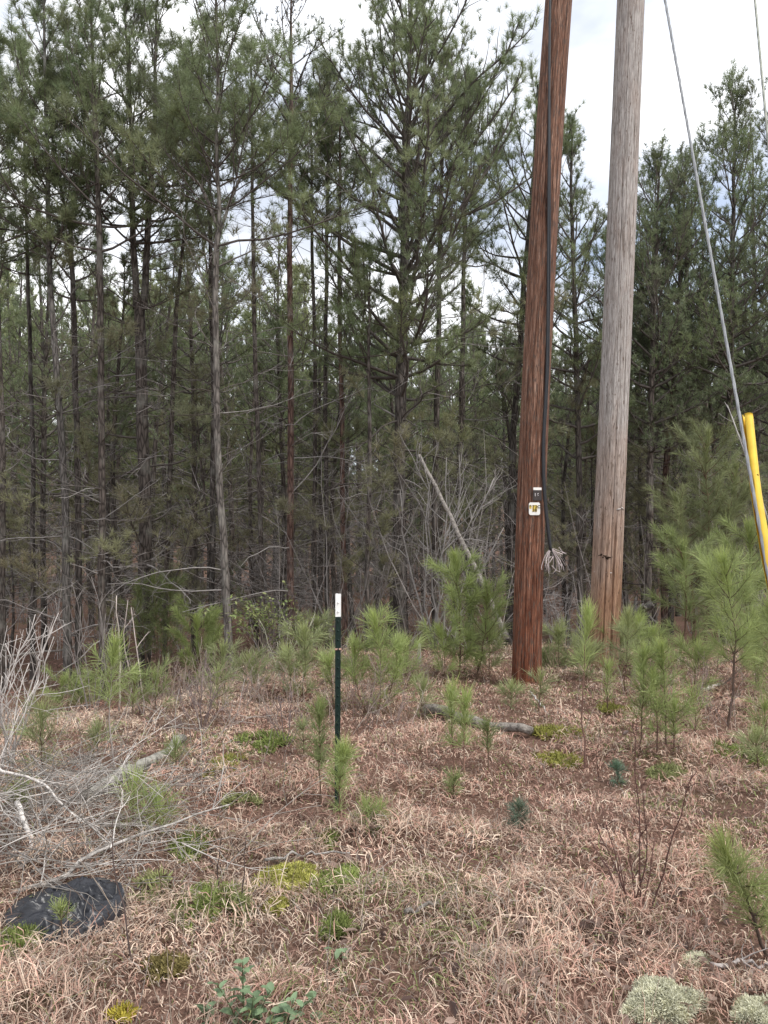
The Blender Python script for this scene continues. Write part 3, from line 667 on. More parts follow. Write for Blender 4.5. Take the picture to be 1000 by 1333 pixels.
# ------------------------------------------------------------------ steel fence post
M_TGREEN = simple('green_enamel', (.006, .018, .014), .65, vs=.35, vsc=30, spec=.25); M_TWHITE = simple('white_enamel', (.80, .80, .78), .45, vs=.08, vsc=40); M_RUST = simple('rusty_clip', (.45, .28, .22), .8, vs=.3)
YT = 4.6; tb = onx(440, YT); ztop = at(440, 773, YT)[2] - tb[2]; zw = at(440, 803, YT)[2] - tb[2]; zb = at(440, 845, YT)[2] - tb[2]
tp = thing('fence_post', 'dark green steel T-post with a white-painted top standing in the dry grass', 'fence post', tb); tp.rotation_euler = (0, .002, .35)
def tsec(z0, z1, g=0., stud=True):
    m = MB(); a, b = .0165 + g, .0026 + g
    out = [(-a, -b), (a, -b), (a, b), (b, b), (b, .036 + g), (-b, .036 + g), (-b, b), (-a, b)]
    v = [(x, y, z0) for x, y in out] + [(x, y, z1) for x, y in out]; n = 8
    m.add(v, [(0, 2, 1), (0, 7, 2), (7, 6, 3), (7, 3, 2), (6, 5, 4), (6, 4, 3)] + [(n + a_, n + b_, n + c_) for a_, b_, c_ in ((0, 1, 2), (0, 2, 7), (7, 3, 6), (7, 2, 3), (6, 4, 5), (6, 3, 4))], [(k, (k + 1) % n, n + (k + 1) % n, n + k) for k in range(n)])
    if stud:
        z = z0 + .03
        while z < z1 - .02:
            tube(m, [(0, -b, z), (0, -b - .007, z + .003)], [.006, .0045], 6, cap=True); z += .055
    return m
tsec(-.35, zw).build('shaft', M_TGREEN, tp, smooth=False); tsec(zw + .0005, ztop, .0004).build('painted_top', M_TWHITE, tp, smooth=False); tsec(zb - .005, zb + .005, .003, False).build('wire_clip', M_RUST, tp, smooth=False)

# ------------------------------------------------------------------ young pines
def needles(K, rng, pts, per_m, nl, wd, col, u0=0., a0=22, a1=62, taper=.6, droop=0.):
    seg = np.linalg.norm(np.diff(pts, axis=0), axis=1); Ln = seg.sum() * (1 - u0); n = max(6, int(Ln * per_m))
    cu = np.concatenate([[0], np.cumsum(seg)]) / seg.sum(); u = u0 + (1 - u0) * rng.random(n) ** .85
    p = np.stack([np.interp(u, cu, pts[:, k]) for k in range(3)], -1)
    tg = nrm(np.stack([np.interp(u, cu, np.gradient(pts, axis=0)[:, k]) for k in range(3)], -1))
    R = rotz_to(tg); az = rng.random(n) * 6.283; an = np.radians(a0 + (a1 - a0) * rng.random(n) * (1.15 - taper * (u - u0) / (1 - u0 + 1e-6)))
    d = np.einsum('kij,kj->ki', R, np.stack([np.cos(az) * np.sin(an), np.sin(az) * np.sin(an), np.cos(an)], -1))
    ln = nl * rng.uniform(.6, 1.1, n); sd = nrm(np.cross(d, rng.normal(size=(n, 3)))) * wd / 2
    mid = p + d * (ln * .55)[:, None] + rng.normal(0, .008, (n, 3)); tip = p + d * ln[:, None] + np.stack([np.zeros(n), np.zeros(n), -droop * ln], -1) + rng.normal(0, .012, (n, 3))
    v = np.stack([p - sd * .8, p + sd * .8, mid + sd, mid - sd, tip], 1).reshape(-1, 3); b = np.arange(n) * 5
    c = np.asarray(col) * rng.uniform(.75, 1.25, (n, 1)) * (.86 + .3 * u[:, None])
    K.add(v, np.stack([b + 3, b + 2, b + 4], -1), np.stack([b, b + 1, b + 2, b + 3], -1), np.repeat(c, 5, 0))
def young_pine(label, px, py, tops, wpx, seed, col=G_YOUNG, nl=.15, dens=1.0, bare=.15, wd=None, stem_col=(.13, .085, .06), sr=.006, whorls=None, Y=None, bl=1.0, group=None, up=.5):
    """px,py base pixel on the ground; tops: list of (px,py) one per stem; wpx overall width"""
    rng = np.random.default_rng(seed); base = onx(px, Y) if Y else ground(px, py); Y = base[1]
    o = thing('pine_sapling', label, 'pine sapling', base, group); S_, K = MB(), MB(); half = wpx / 2 / FPX * Y
    nl *= 1.22; half *= 1.12; dens *= 1.0; wd = wd or (.0016 + .00026 * Y); ns = len(tops)
    for k, tp_ in enumerate(tops):
        e = at(tp_[0], tp_[1], Y + rng.normal(0, .06 if ns > 1 else .01)) - base; h = max(.12, e[2] - nl * .5); e[2] = h
        off = (tp_[2] - px) / FPX * Y if len(tp_) > 2 else (rng.normal(0, .02) if ns > 1 else 0)
        s0 = np.array([off, rng.normal(0, .03) if ns > 1 else 0, -.04])
        u = np.linspace(0, 1, 10)[:, None]; pts = s0 * (1 - u) + e * u + np.concatenate([np.zeros((1, 3)), rng.normal(0, .006 * h, (8, 3)), np.zeros((1, 3))])
        pts = pts + np.sin(u * math.pi) * np.array([[rng.normal(0, .03 * h), 0, 0]])
        tube(S_, pts, np.linspace(sr * (1 + .25 * h), sr * .35, 10), 6, stem_col)
        needles(K, rng, pts, 420 * dens, nl * .9, wd, col * 1.08, u0=max(bare, .45), a0=14, a1=55)
        needles(K, rng, pts[-3:], 750 * dens, nl, wd, col * np.array([1.12, 1.1, .95]), u0=.2, a0=6, a1=50)
        nw = whorls if whorls is not None else max(3, int(h / .135))
        hw = half / (1 if ns == 1 else 1.5)
        for q in range(nw):
            uu = bare + (1 - bare) * (q + .3 + rng.random() * .5) / nw
            if uu > .95: continue
            p, d = samp(pts, uu); nb = rng.integers(2, 5); a0 = rng.random() * 6.28; prof = (.35 + .65 * math.sin(math.pi * min(1, .25 + .75 * (1 - (uu - bare) / (1 - bare)))))
            for b_ in range(nb):
                Lb = max(.05, (hw * bl - nl * .45) * prof * rng.uniform(.65, 1.25))
                bp = wiggle(rng, p, dirv(a0 + b_ * 6.28 / nb + rng.normal(0, .3), math.radians(rng.uniform(12, 42))), Lb, 5, .08, lift=up)
                tube(S_, bp, np.linspace(sr * .5, .0014, 5), 4, np.array(stem_col) * 1.1)
                needles(K, rng, bp, 400 * dens, nl * rng.uniform(.8, 1.05), wd, col * rng.uniform(.85, 1.12), u0=rng.uniform(.15, .4), a0=16, a1=62, droop=.12)
    S_.build('stem', M_TWIG, o); K.build('needles', M_YOUNG, o, smooth=False); return o
GB = np.array([.325, .385, .155]); GD = np.array([.215, .255, .11]); GS = np.array([.305, .34, .17]); GY = np.array([.33, .38, .15])
YP = young_pine
YP('spindly young pine at left with a bright tuft atop a long pale bare stem', 154, 1005, [(151, 822)], 78, 301, GB, .14, 1.0, .50, stem_col=(.34, .29, .26), sr=.006, whorls=4)
YP('bushy young pine at left among grey brush, behind the spindly one', 108, 930, [(82, 880, 84), (105, 884, 112)], 120, 302, GB * .92, .16, 1.1, .1)
YP('dark-stemmed small pine at left with one upright tuft, above the pale brush', 57, 1010, [(54, 912)], 84, 303, GS, .17, 1.2, .1)
YP('young pine left of the grey V-limbed tree, at the edge of the brown litter', 258, 900, [(256, 800)], 95, 304, GB, .16, 1.3, .05)
YP('low feathery pine sprawling over the brush beside the fallen pale log', 180, 1090, [(176, 1000, 178), (205, 1025, 200)], 96, 305, GB, .13, 1.1, .1, bl=1.1)
YP('fuzzy pine seedling low at the left edge among grey twigs', 24, 1060, [(26, 1018)], 60, 306, GD * 1.2, .13, 1.1, .1)
YP('loose young pine left of the green steel post, partly behind pale dead stalks', 388, 915, [(396, 812, 392), (372, 838, 374)], 105, 307, GS * 1.1, .16, 1.2, .05)
YP('soft grey-green young pine between the brown litter and the pale dead stalks', 338, 905, [(326, 850, 332)], 75, 308, GS, .16, 1.1, .05)
YP('bushy young pine just right of the green steel post', 490, 930, [(488, 795), (520, 830, 500), (462, 830, 480)], 100, 309, GB, .16, 1.2, .05)
YP('tall two-topped young pine standing before the leaning dead trunk', 604, 885, [(592, 716, 596), (634, 760, 618)], 130, 310, GB, .17, 1.3, .08, sr=.009)
YP('young pine with a pointed top between the post-side pine and the two-topped pine', 578, 890, [(572, 812)], 75, 311, GB, .15, 1.0, .05)
YP('slim paired seedlings with thin reddish stems in front of the mossy log', 596, 1008, [(588, 886, 592), (606, 896, 604)], 62, 312, GB * .95, .13, 1.3, .3, stem_col=(.2, .12, .09))
YP('narrow columnar bright seedling close in front of the green steel post', 448, 1082, [(446, 962)], 46, 313, GB, .12, 1.9, .22, whorls=4)
YP('darker thin seedling just left of the green steel post', 419, 1050, [(417, 908)], 44, 314, GD * 1.1, .12, 1.4, .28, whorls=5)
YP('slender seedling with a tuft on a long bare reddish stem below the grey pole', 762, 1003, [(765, 783)], 44, 315, GB * 1.1, .14, 1.2, .62, stem_col=(.17, .10, .08), whorls=2)
YP('soft blue-green young pine in the gap between the two poles', 733, 872, [(727, 812, 728), (752, 838, 745), (708, 842, 715)], 95, 316, GS * 1.1, .18, 1.2, .04)
YP('small soft pine directly in front of the grey pole foot', 806, 872, [(806, 800)], 86, 317, GB, .17, 1.3, .04)
YP('triple-stemmed wispy seedling clump in front of the right-hand saplings', 852, 985, [(838, 838, 832), (850, 870, 852), (878, 905, 876), (862, 830, 866)], 92, 318, GB * .95, .12, 1.2, .3, stem_col=(.14, .09, .07))
YP('dense dark-green young pine right of the grey pole', 884, 868, [(889, 702)], 112, 319, GD * 1.25, .17, 1.3, .05, sr=.012)
YP('young pine with a clear straight dark stem in front of the yellow guard', 946, 948, [(942, 716)], 118, 320, GB * 1.02, .19, 1.1, .38, sr=.009, stem_col=(.10, .07, .055))
YP('broad tall hazy young pine in the background left of the yellow guard', 915, 800, [(922, 556), (880, 640, 900), (958, 600, 930)], 150, 321, GS * .85, .17, .75, .1, Y=11.4, sr=.014)
YP('young pine half hidden behind the yellow guard at the right edge', 985, 890, [(976, 676)], 100, 322, GB * .9, .18, 1.2, .1, sr=.009)
YP('low bright young pine under the guard at the right edge', 988, 905, [(985, 800)], 80, 323, GB, .17, 1.3, .05)
YP('nearest young pine with a leaning dark stem at the lower right edge', 1003, 1252, [(944, 1082)], 92, 324, GY * .85, .13, 2.2, .30, stem_col=(.07, .05, .04), sr=.0075, wd=.0021, whorls=6, up=.2)
YP('tiny drooping seedling at the foot of the brown pole', 664, 925, [(666, 886)], 44, 325, GS * 1.05, .12, 1.2, .05)
YP('tiny blue-green seedling alone in the dry grass at centre', 676, 1085, [(675, 1042)], 30, 326, np.array([.14, .18, .13]), .06, 2.2, .1, whorls=4)
YP('thin seedling rising from the mossy log beside the paired seedlings', 636, 1010, [(634, 935)], 34, 327, GD, .09, 1.2, .5)
YP('low sprawling green seedlings right of the columnar bright seedling', 486, 1085, [(476, 1050, 480), (492, 1066, 490)], 56, 328, GB * .9, .10, 1.3, .1)
YP('little thin-stemmed seedling standing in front of the black sheet', 80, 1245, [(80, 1172)], 38, 329, GB * .8, .055, 1.6, .75, whorls=1, stem_col=(.12, .08, .06))
YP('slim lone seedling at right between wispy clump and right edge', 990, 1010, [(985, 945)], 60, 330, GS, .12, 1.2, .1)
YP('tiny round seedling tuft right of centre in dry grass', 803, 1022, [(803, 1008)], 26, 331, np.array([.16, .24, .17]), .05, 3.0, .0, whorls=2)
YP('small seedling tuft low down under the tall two-topped pine', 590, 1040, [(592, 1008)], 28, 332, GD * 1.2, .08, 1.4, .2)
YP('fuzzy pine filling the gap left of the brown pole foot', 636, 880, [(638, 815)], 70, 333, GS * 1.05, .16, 1.2, .05)
YP('soft young pine between grey pole foot and dense dark-green young pine', 836, 880, [(832, 800), (850, 815, 845)], 80, 334, GB * 1.0, .17, 1.2, .05)
YP('hazy sapling behind the yellow-leaved shrub at left of the steel post', 410, 870, [(412, 800)], 70, 335, GS * .9, .16, 1.1, .05)
YP('short dark-green bush pine low in the shade of the left wood', 205, 800, [(200, 745), (180, 752, 190), (222, 752, 212)], 80, 336, GD * .9, .14, .6, .3, Y=13.5)

YP('bright pine seedling right of the loose young pine, behind the steel post', 432, 925, [(428, 850)], 62, 337, GB * .95, .15, 1.1, .05)
YP('soft pine seedling between the post-side pine and the short pale snag', 530, 905, [(528, 828)], 70, 338, GB * .95, .16, 1.1, .05)
YP('grey-green seedling left of the tangled reddish-grey shrub', 205, 930, [(203, 872)], 70, 339, GD * 1.2, .15, 1.1, .05)
YP('low fuzzy pine under the dense dark-green young pine', 905, 905, [(908, 835)], 80, 340, GB * .95, .17, 1.2, .05)
YP('low fuzzy pine right of the brown pole foot', 762, 885, [(768, 835)], 66, 341, GS, .17, 1.2, .05)
YP('tall thin young pine rising behind the wispy clump on the right', 812, 905, [(818, 790)], 60, 342, GS, .16, 1.0, .15)
YP('pine at the right edge low beside the clear-stemmed young pine', 1010, 930, [(1004, 770)], 90, 343, GB * .9, .18, 1.2, .08)
YP('small olive seedling at the litter edge left of the yellow-green shrub', 295, 905, [(290, 835)], 66, 344, GS * .95, .15, 1.1, .05)
YP('thin wispy pine seedling at the back of the left brush, near the dead sticks', 172, 935, [(176, 868)], 60, 345, GB * .9, .15, .9, .1)
YP('feathery seedling between the sprawling pine and the white standing stalk', 232, 1010, [(228, 958)], 48, 346, GD * 1.2, .11, 1.0, .15)
YP('low soft seedling at left beside the pale fallen log', 130, 985, [(128, 935)], 60, 347, GS, .13, .9, .1)
YP('thin upright seedling midway between grey pole and wispy clump', 790, 930, [(792, 858)], 44, 348, GB, .13, .9, .2)
YP('thin seedling standing left of the two-topped young pine in dry grass', 548, 945, [(552, 880)], 50, 349, GS, .13, .9, .1)
YP('spare little seedling right of the mossy log', 700, 930, [(704, 870)], 46, 350, GS, .13, .9, .1)
YP('small seedling right of the wispy clump, left of the clear-stemmed pine', 905, 960, [(902, 895)], 50, 351, GB * .9, .13, .9, .15)
YP('low seedling with spread needles at the right edge in dry grass', 1000, 975, [(996, 905)], 60, 352, GB * .9, .14, .9, .1)
YP('pale seedling behind the tangled reddish-grey shrub', 285, 935, [(282, 868)], 60, 353, GS, .14, .9, .1)
YP('small seedling just left of the darker thin seedling', 396, 985, [(394, 935)], 40, 354, GS * .9, .10, .9, .15)
EXCL = []                                                            # spots where the grass mat is parted (x, y, radius, strength)
# thin straw stalks standing up out of the mat
rng = np.random.default_rng(18); mb = MB()
for _ in range(650):
    Y = rng.uniform(2.2, 10.5); x = rng.uniform(-.6, .58) * Y
    if x / Y > -.12 and rng.random() < .72: continue
    hgt = rng.uniform(.12, .45) * (1.4 if x / Y < -.2 else 1); b = np.array([x, Y, float(zf(x, Y)) - .02])
    tube(mb, wiggle(rng, b, dirv(rng.random() * 6.28, math.radians(rng.uniform(45, 88))), hgt, 5, .09, grav=.2), np.linspace(.0014 + .0002 * Y, .0008, 5), 3, np.array([(.52, .42, .33), (.30, .22, .18), (.40, .35, .31)][rng.integers(0, 3)]) * rng.uniform(.7, 1.1))
tag(mb.build('straw_stalks', M_GRASS), 'thin dry stalks standing among the dead grass', 'stalks', kind='stuff')
# fallen leaves
rng = np.random.default_rng(19); mb = MB()
def leaf_quads(mb, rng, p, n, sz, cols, flat=.5):
    for k in range(n):
        s = sz * rng.uniform(.6, 1.3); a = rng.random() * 6.28; d = dirv(a, rng.normal(0, flat)); e = nrm(np.cross(d, [0, 0, 1.]) + np.array([0, 0, rng.normal(0, flat)])); u = np.cross(e, d) * s * rng.uniform(.05, .35)
        c = np.array(p[k]); V = [c - d * s, c - d * s * .3 + e * s * .5 + u, c + d * s * .5 + e * s * .42 + u, c + d * s, c + d * s * .5 - e * s * .42 + u, c - d * s * .3 - e * s * .5 + u, c]
        mb.add(V, [(0, 6, 1), (1, 6, 2), (2, 6, 3), (3, 6, 4), (4, 6, 5), (5, 6, 0)], None, np.array(cols[rng.integers(0, len(cols))]) * rng.uniform(.7, 1.3))
BRN = [(.13, .085, .065), (.22, .15, .12), (.10, .06, .048), (.30, .22, .18), (.36, .26, .21)]
pp = []
for (cx_, cy_, sx, sy, n) in ((745, 1235, 55, 28, 110), (832, 1205, 60, 30, 120), (940, 1270, 60, 25, 60), (640, 1300, 60, 20, 25), (470, 1215, 50, 20, 22), (270, 1180, 40, 25, 25), (245, 930, 60, 25, 45), (310, 975, 60, 20, 40), (790, 890, 70, 10, 40)):
    for _ in range(n):
        g = ground(np.clip(cx_ + rng.normal(0, sx), -40, 1040), cy_ + rng.normal(0, sy)); pp.append(g + [0, 0, rng.uniform(.01, .055)])
for _ in range(330):
    Y = rng.uniform(2.2, 10); x = rng.uniform(-.58, .58) * Y; pp.append(np.array([x, Y, float(zf(x, Y)) + rng.uniform(.02, .07)]))
leaf_quads(mb, rng, pp, len(pp), .026, BRN)
tag(mb.build('leaf_litter', M_LEAF, smooth=False), 'scattered brown fallen leaves lying on the dead grass', 'leaves', kind='stuff')
mb = MB(); rng = np.random.default_rng(20); pp = []
for _ in range(4200):
    Y = rng.uniform(8, 22); x = -rng.uniform(.08, .62) * Y; pp.append(np.array([x, Y, float(zf(x, Y)) + rng.uniform(.0, .03)]))
leaf_quads(mb, rng, pp, len(pp), .045, [(.27, .145, .11), (.36, .21, .165), (.20, .105, .08), (.42, .29, .23)], .3)
tag(mb.build('forest_litter', M_LEAF, smooth=False), 'reddish-brown leaf litter on the floor of the left wood', 'leaf litter', kind='stuff')

# ------------------------------------------------------------------ moss, lichen, leafy plants
def moss(label, px, py, wx, wy, seed, col, hgt=.05, blade=.035, n=2200, name='moss_patch', cat='moss'):
    rng = np.random.default_rng(seed); c = ground(px, py); rx = wx / 2 / FPX * c[1]; p1 = ground(px, py - wy / 2); p2 = ground(px, py + wy / 2); ry = max(.04, abs(p1[1] - p2[1]) / 2)
    EXCL.append((c[0], c[1], max(rx, ry) * .8, .62))
    a = rng.random(n) * 6.283; r = np.sqrt(rng.random(n)) * (.55 + .75 * vn(np.cos(a) * 2 + seed, np.sin(a) * 2, 1.1, 3)); x = np.cos(a) * r * rx; y = np.sin(a) * r * ry
    k = fbm(x + c[0], y + c[1], 11, 5) + rng.normal(0, .05, n) > .36 + .20 * r ** 2; x, y, r, a = x[k], y[k], r[k], a[k]; n = len(x)
    z = zf(x + c[0], y + c[1]) - c[2] + .7 * hgt * np.maximum(0, 1 - r ** 2) * (.5 + fbm(x + c[0], y + c[1], 12, 7)) + .012
    p = np.stack([x, y, z], -1); d = nrm(np.stack([x / rx * .4, y / ry * .4, np.ones(n) * .4], -1) + rng.normal(0, .8, (n, 3))); s = blade * rng.uniform(.35, 1.05, n)
    sd = nrm(np.cross(d, rng.normal(size=(n, 3)))) * (.0022 + .0005 * c[1]); tip = p + d * s[:, None]
    mb = MB(); cc = np.asarray(col) * rng.uniform(.6, 1.4, (n, 1)) * (.7 + .7 * vn(x + c[0], y + c[1], 20, 9))[:, None]
    mb.add(np.stack([p - sd - d * .02, p + sd - d * .02, tip + sd * .3, tip - sd * .3], 1).reshape(-1, 3), None, np.arange(n * 4).reshape(-1, 4), np.repeat(cc, 4, 0))
    o = mb.build(name, M_MOSS, None, False, c); return tag(o, label, cat)
MG = np.array([.25, .30, .095]); MY = np.array([.36, .35, .10]); MD = np.array([.17, .18, .08])
moss('bright yellow-green moss cushion under the short horizontal stick', 378, 1152, 104, 44, 1, MY * .95, .05, .028, 5200)
moss('deep green leafy moss clump left of the dark upright stems', 276, 1178, 92, 64, 2, MG * .9, .06, .034, 5200)
moss('pale green moss patch right of the short horizontal stick', 434, 1154, 96, 38, 3, MG, .03, .03, 3400)
moss('small dark moss tuft right of the deep green clump', 312, 1192, 34, 22, 4, MD * 1.3, .05, .04, 1200)
moss('small yellowish moss tuft below the bright cushion', 362, 1186, 34, 18, 5, MY, .03, .03, 900)
moss('small green weed patch in dead grass below the pale moss patch', 442, 1212, 44, 28, 6, MG * .8, .03, .04, 900)
moss('yellow-green moss near the left bank, above the dark cleft', 292, 998, 56, 22, 7, MY * .85, .05, .04, 1500)
moss('mossy hummock below the pale dead stalks at left', 345, 968, 90, 24, 8, MG * .8, .06, .05, 2200)
moss('yellowish moss strip right of the mossy log end', 725, 960, 90, 18, 9, MY * .8, .05, .05, 1800)
moss('yellow-green moss pad below the moss strip', 726, 994, 66, 18, 10, MY * .85, .04, .045, 1400)
moss('green mossy ground at right behind the wispy seedling clump', 800, 928, 60, 16, 11, MY * .7, .05, .05, 1200)
moss('green weedy patch at the right edge in mid-distance', 972, 990, 70, 30, 12, MG * .8, .05, .06, 1800)
moss('dark green mossy tuft below the wispy seedling clump', 870, 1010, 50, 20, 13, MD * 1.4, .04, .05, 1000)
moss('green moss below the black sheet at lower left', 22, 1235, 70, 40, 14, MG * .75, .04, .04, 1800)
moss('weedy moss just right of the black sheet', 195, 1165, 60, 40, 15, MD * 1.5, .06, .055, 1600)
moss('small green tuft at centre left of the steel post base', 310, 1050, 60, 22, 16, MD * 1.3, .05, .05, 1200)
moss('tiny green weed right below the columnar seedling', 430, 1102, 26, 16, 17, MG, .05, .05, 500)
moss('reddish and olive weedy patch at bottom left', 215, 1265, 70, 44, 18, np.array([.18, .15, .06]), .02, .035, 900)
moss('tiny yellow weed at the bottom edge on the left', 160, 1328, 34, 12, 19, np.array([.40, .34, .06]), .02, .03, 260)
moss('olive moss patch at the left, under the feathery sprawling pine', 250, 1105, 60, 40, 20, MG * .7, .05, .05, 1500)
LC = np.array([.62, .61, .46])
def lichen(label, px, py, wx, seed, h):
    rng = np.random.default_rng(seed); c = ground(px, py); R_ = wx / 2 / FPX * c[1]; mb = MB(); n = 5000; EXCL.append((c[0], c[1], R_ * .85, .82)); EXCL.append((c[0], c[1] - R_, R_ * .6, .35))
    a = rng.random(n) * 6.283; r = np.sqrt(rng.random(n)); out = .55 + .85 * vn(np.cos(a) * 1.9 + seed, np.sin(a) * 1.9, 1., 2); x = np.cos(a) * r * R_ * out; y = np.sin(a) * r * R_ * out * .9
    def hz(x, y, r): return h * np.sqrt(np.maximum(0, 1 - r ** 2.5)) * (.35 + 1.2 * fbm(x + c[0], y + c[1], 19, 4)) + .006
    z = hz(x, y, r); p = np.stack([x, y, z], -1); d = nrm(np.stack([x / R_, y / R_, np.ones(n) * .7], -1) + rng.normal(0, .7, (n, 3)))
    sd = nrm(np.cross(d, rng.normal(size=(n, 3)))) * .0016; s = rng.uniform(.006, .018, n)[:, None]; tip = p + d * s; f = tip + nrm(d + rng.normal(0, .8, (n, 3))) * s * .6
    cc = LC * rng.uniform(.75, 1.25, (n, 1)) * (.75 + .5 * vn(x + c[0], y + c[1], 40, 9))[:, None]
    mb.add(np.stack([p - sd - d * .006, p + sd - d * .006, tip + sd * 1.1, tip - sd * 1.1, f], 1).reshape(-1, 3), np.arange(n)[:, None] * 5 + np.array([[3, 2, 4]]), np.arange(n)[:, None] * 5 + np.array([[0, 1, 2, 3]]), np.repeat(cc, 5, 0))
    g = np.linspace(0, 1, 14); aa = np.arange(40) / 40 * 6.283; rr, A_ = np.meshgrid(g, aa, indexing='ij'); o2 = .55 + .85 * vn(np.cos(A_) * 1.9 + seed, np.sin(A_) * 1.9, 1., 2); X = np.cos(A_) * rr * R_ * o2; Yy = np.sin(A_) * rr * R_ * o2 * .9
    Z = hz(X, Yy, rr) - .012; i = np.arange(13)[:, None] * 40; j = np.arange(40)[None]; k = (j + 1) % 40
    mb.add(np.stack([X, Yy, Z], -1).reshape(-1, 3), None, np.stack([i + j, i + 40 + j, i + 40 + k, i + k], -1).reshape(-1, 4), LC * .55)
    return tag(mb.build('lichen_clump', M_MOSS, None, False, c), label, 'lichen')
lichen('large pale grey-green cushion of reindeer lichen at the bottom right', 862, 1312, 92, 61, .055)
lichen('pale lichen cushion cut by the bottom right corner', 992, 1332, 66, 62, .05)
lichen('small flat lichen pad just behind the large lichen cushion', 905, 1262, 40, 63, .022)
lichen('pale lichen lobe low at the left of the large cushion', 832, 1326, 36, 64, .03)

LEAFMB = []
def leaf_mesh(nm, wd, fold, c, lobes):
    mb = MB(); n = 7; u = np.linspace(0, 1, n); hw = wd * np.sin(math.pi * np.clip(u * .92 + .05, 0, 1)) ** .8 * (1 + lobes * np.cos(u * 22)); zc = -.25 * (u - .35) ** 2
    mid = np.stack([u, 0 * u, zc], -1); l = np.stack([u - .03, hw, zc + fold * hw], -1); r = np.stack([u - .03, -hw, zc + fold * hw], -1)
    V = np.concatenate([l, mid, r]); q = []
    for k in range(n - 1): q += [(k, n + k, n + k + 1, k + 1), (n + k, 2 * n + k, 2 * n + k + 1, n + k + 1)]
    mb.add(V, None, q, c); return mb.mesh(nm, M_LEAF)
LEAFM = [leaf_mesh('leaf', .30, .35, np.array([.19, .27, .15]) * f, .10) for f in (.8, 1.05, 1.3)]
def leafy(label, px, py, stems, seed, lsz, per=9):
    rng = np.random.default_rng(seed); c = ground(px, py); o = thing('leafy_plant', label, 'leafy plant', c)
    for (bx, tx, ty) in stems:
        e = at(tx, ty, c[1] + rng.normal(0, .05)) - c; s0 = np.array([(bx - px) / FPX * c[1], rng.normal(0, .03), -.02])
        u = np.linspace(0, 1, 7)[:, None]; pts = s0 * (1 - u) + e * u + np.sin(u * 3.14) * rng.normal(0, .02, 3); mb = MB(); tube(mb, pts, np.linspace(.0028, .0014, 7), 5, (.12, .12, .06)); mb.build('stem', M_LEAF, o)
        for k in range(per):
            p, d = samp(pts, min(.999, .35 + .65 * k / (per - 1))); q = link('leaf', LEAFM[rng.integers(0, 3)], o, p)
            q.rotation_euler = (rng.normal(0, .3), -rng.uniform(.0, .75), k * 2.4 + rng.normal(0, .3)); s = lsz * rng.uniform(.75, 1.25); q.scale = (s, s, s)
leafy('blue-green toothed-leaf plant at the bottom edge, left of centre', 322, 1345, [(318, 316, 1252), (330, 352, 1290), (335, 382, 1300), (345, 408, 1298), (310, 283, 1282), (300, 268, 1312), (350, 366, 1316), (325, 330, 1296), (355, 420, 1322)], 71, .041, 13)
leafy('little blue-green leafy sprig right of the larger toothed-leaf plant', 442, 1258, [(440, 434, 1236), (444, 450, 1240)], 72, .032, 5)
leafy('tiny blue-green leafy sprig in the dry grass at left middle', 690, 1170, [(688, 690, 1150)], 73, .022, 4)

# ------------------------------------------------------------------ bare shrubs and stems
def stems_thing(label, px, py, tips, seed, r, col, name='bare_shrub', cat='bare shrub', sub=3, Y=None, sublen=.35, wob=.02):
    rng = np.random.default_rng(seed); c = onx(px, Y) if Y else ground(px, py); o = thing(name, label, cat, c)
    for tp_ in tips:
        Yt = c[1] + rng.normal(0, .08); e = at(tp_[0], tp_[1], Yt) - c; s0 = np.array([((tp_[2] if len(tp_) > 2 else px) - px) / FPX * c[1] + rng.normal(0, .012), rng.normal(0, .02), -.03])
        u = np.linspace(0, 1, 8)[:, None]; Ln = np.linalg.norm(e - s0); pts = s0 * (1 - u) + e * u + np.sin(u * 3.14) * rng.normal(0, .04 * Ln, 3) + np.concatenate([np.zeros((1, 3)), rng.normal(0, wob * Ln * .4, (7, 3))])
        mb = MB(); tube(mb, pts, np.linspace(r, r * .35, 8), 5, np.array(col) * rng.uniform(.85, 1.15), cap=True)
        for k in range(sub):
            uu = rng.uniform(.35, .95); p, d = samp(pts, uu); dead_branch(mb, rng, p, nrm(d + rng.normal(0, .45, 3)), Ln * sublen * (1.2 - uu) * rng.uniform(.5, 1.3), r * .5, 1, .12, 0, 2, col, seg=5)
        mb.build('stem', M_TWIG, o)
    return o
RED = (.11, .060, .052)
stems_thing('dark reddish multi-stemmed bare shrub in dry grass at lower right', 828, 1195, [(828, 940), (831, 1000), (772, 1062), (783, 1050), (765, 1090), (902, 1010, 850), (852, 1090), (890, 1200, 872), (804, 1110), (815, 1080)], 81, .0042, RED, sub=3, sublen=.25)
stems_thing('thin dark curved stem rising in front of the black sheet', 178, 1270, [(148, 1040)], 82, .0045, (.075, .055, .05), name='thin_weed', cat='weed', sub=1, wob=.03)
stems_thing('two dark upright bare stems beside the deep green moss', 315, 1180, [(320, 1085), (288, 1090, 290)], 83, .004, (.10, .075, .068), sub=2)
stems_thing('tangled reddish-grey bare shrub left of the pale dead stalks', 262, 950, [(225, 900), (240, 872), (255, 880), (272, 868), (290, 890), (300, 910), (215, 930), (245, 900), (280, 900), (266, 850)], 84, .005, (.24, .19, .18), sub=7, sublen=.6)
stems_thing('pale greenish dead stalks standing left of the steel post', 375, 905, [(388, 830), (350, 862), (378, 810, 372), (362, 835, 352), (408, 800, 384), (345, 880, 330), (338, 805, 375)], 85, .005, (.42, .41, .32), sub=4, sublen=.4)
stems_thing('brown brushy bare shrub at the foot of the post-side young pine', 478, 945, [(455, 900), (468, 890), (482, 885), (495, 900), (505, 915), (460, 920), (490, 880)], 86, .004, (.22, .16, .13), sub=7, sublen=.6)
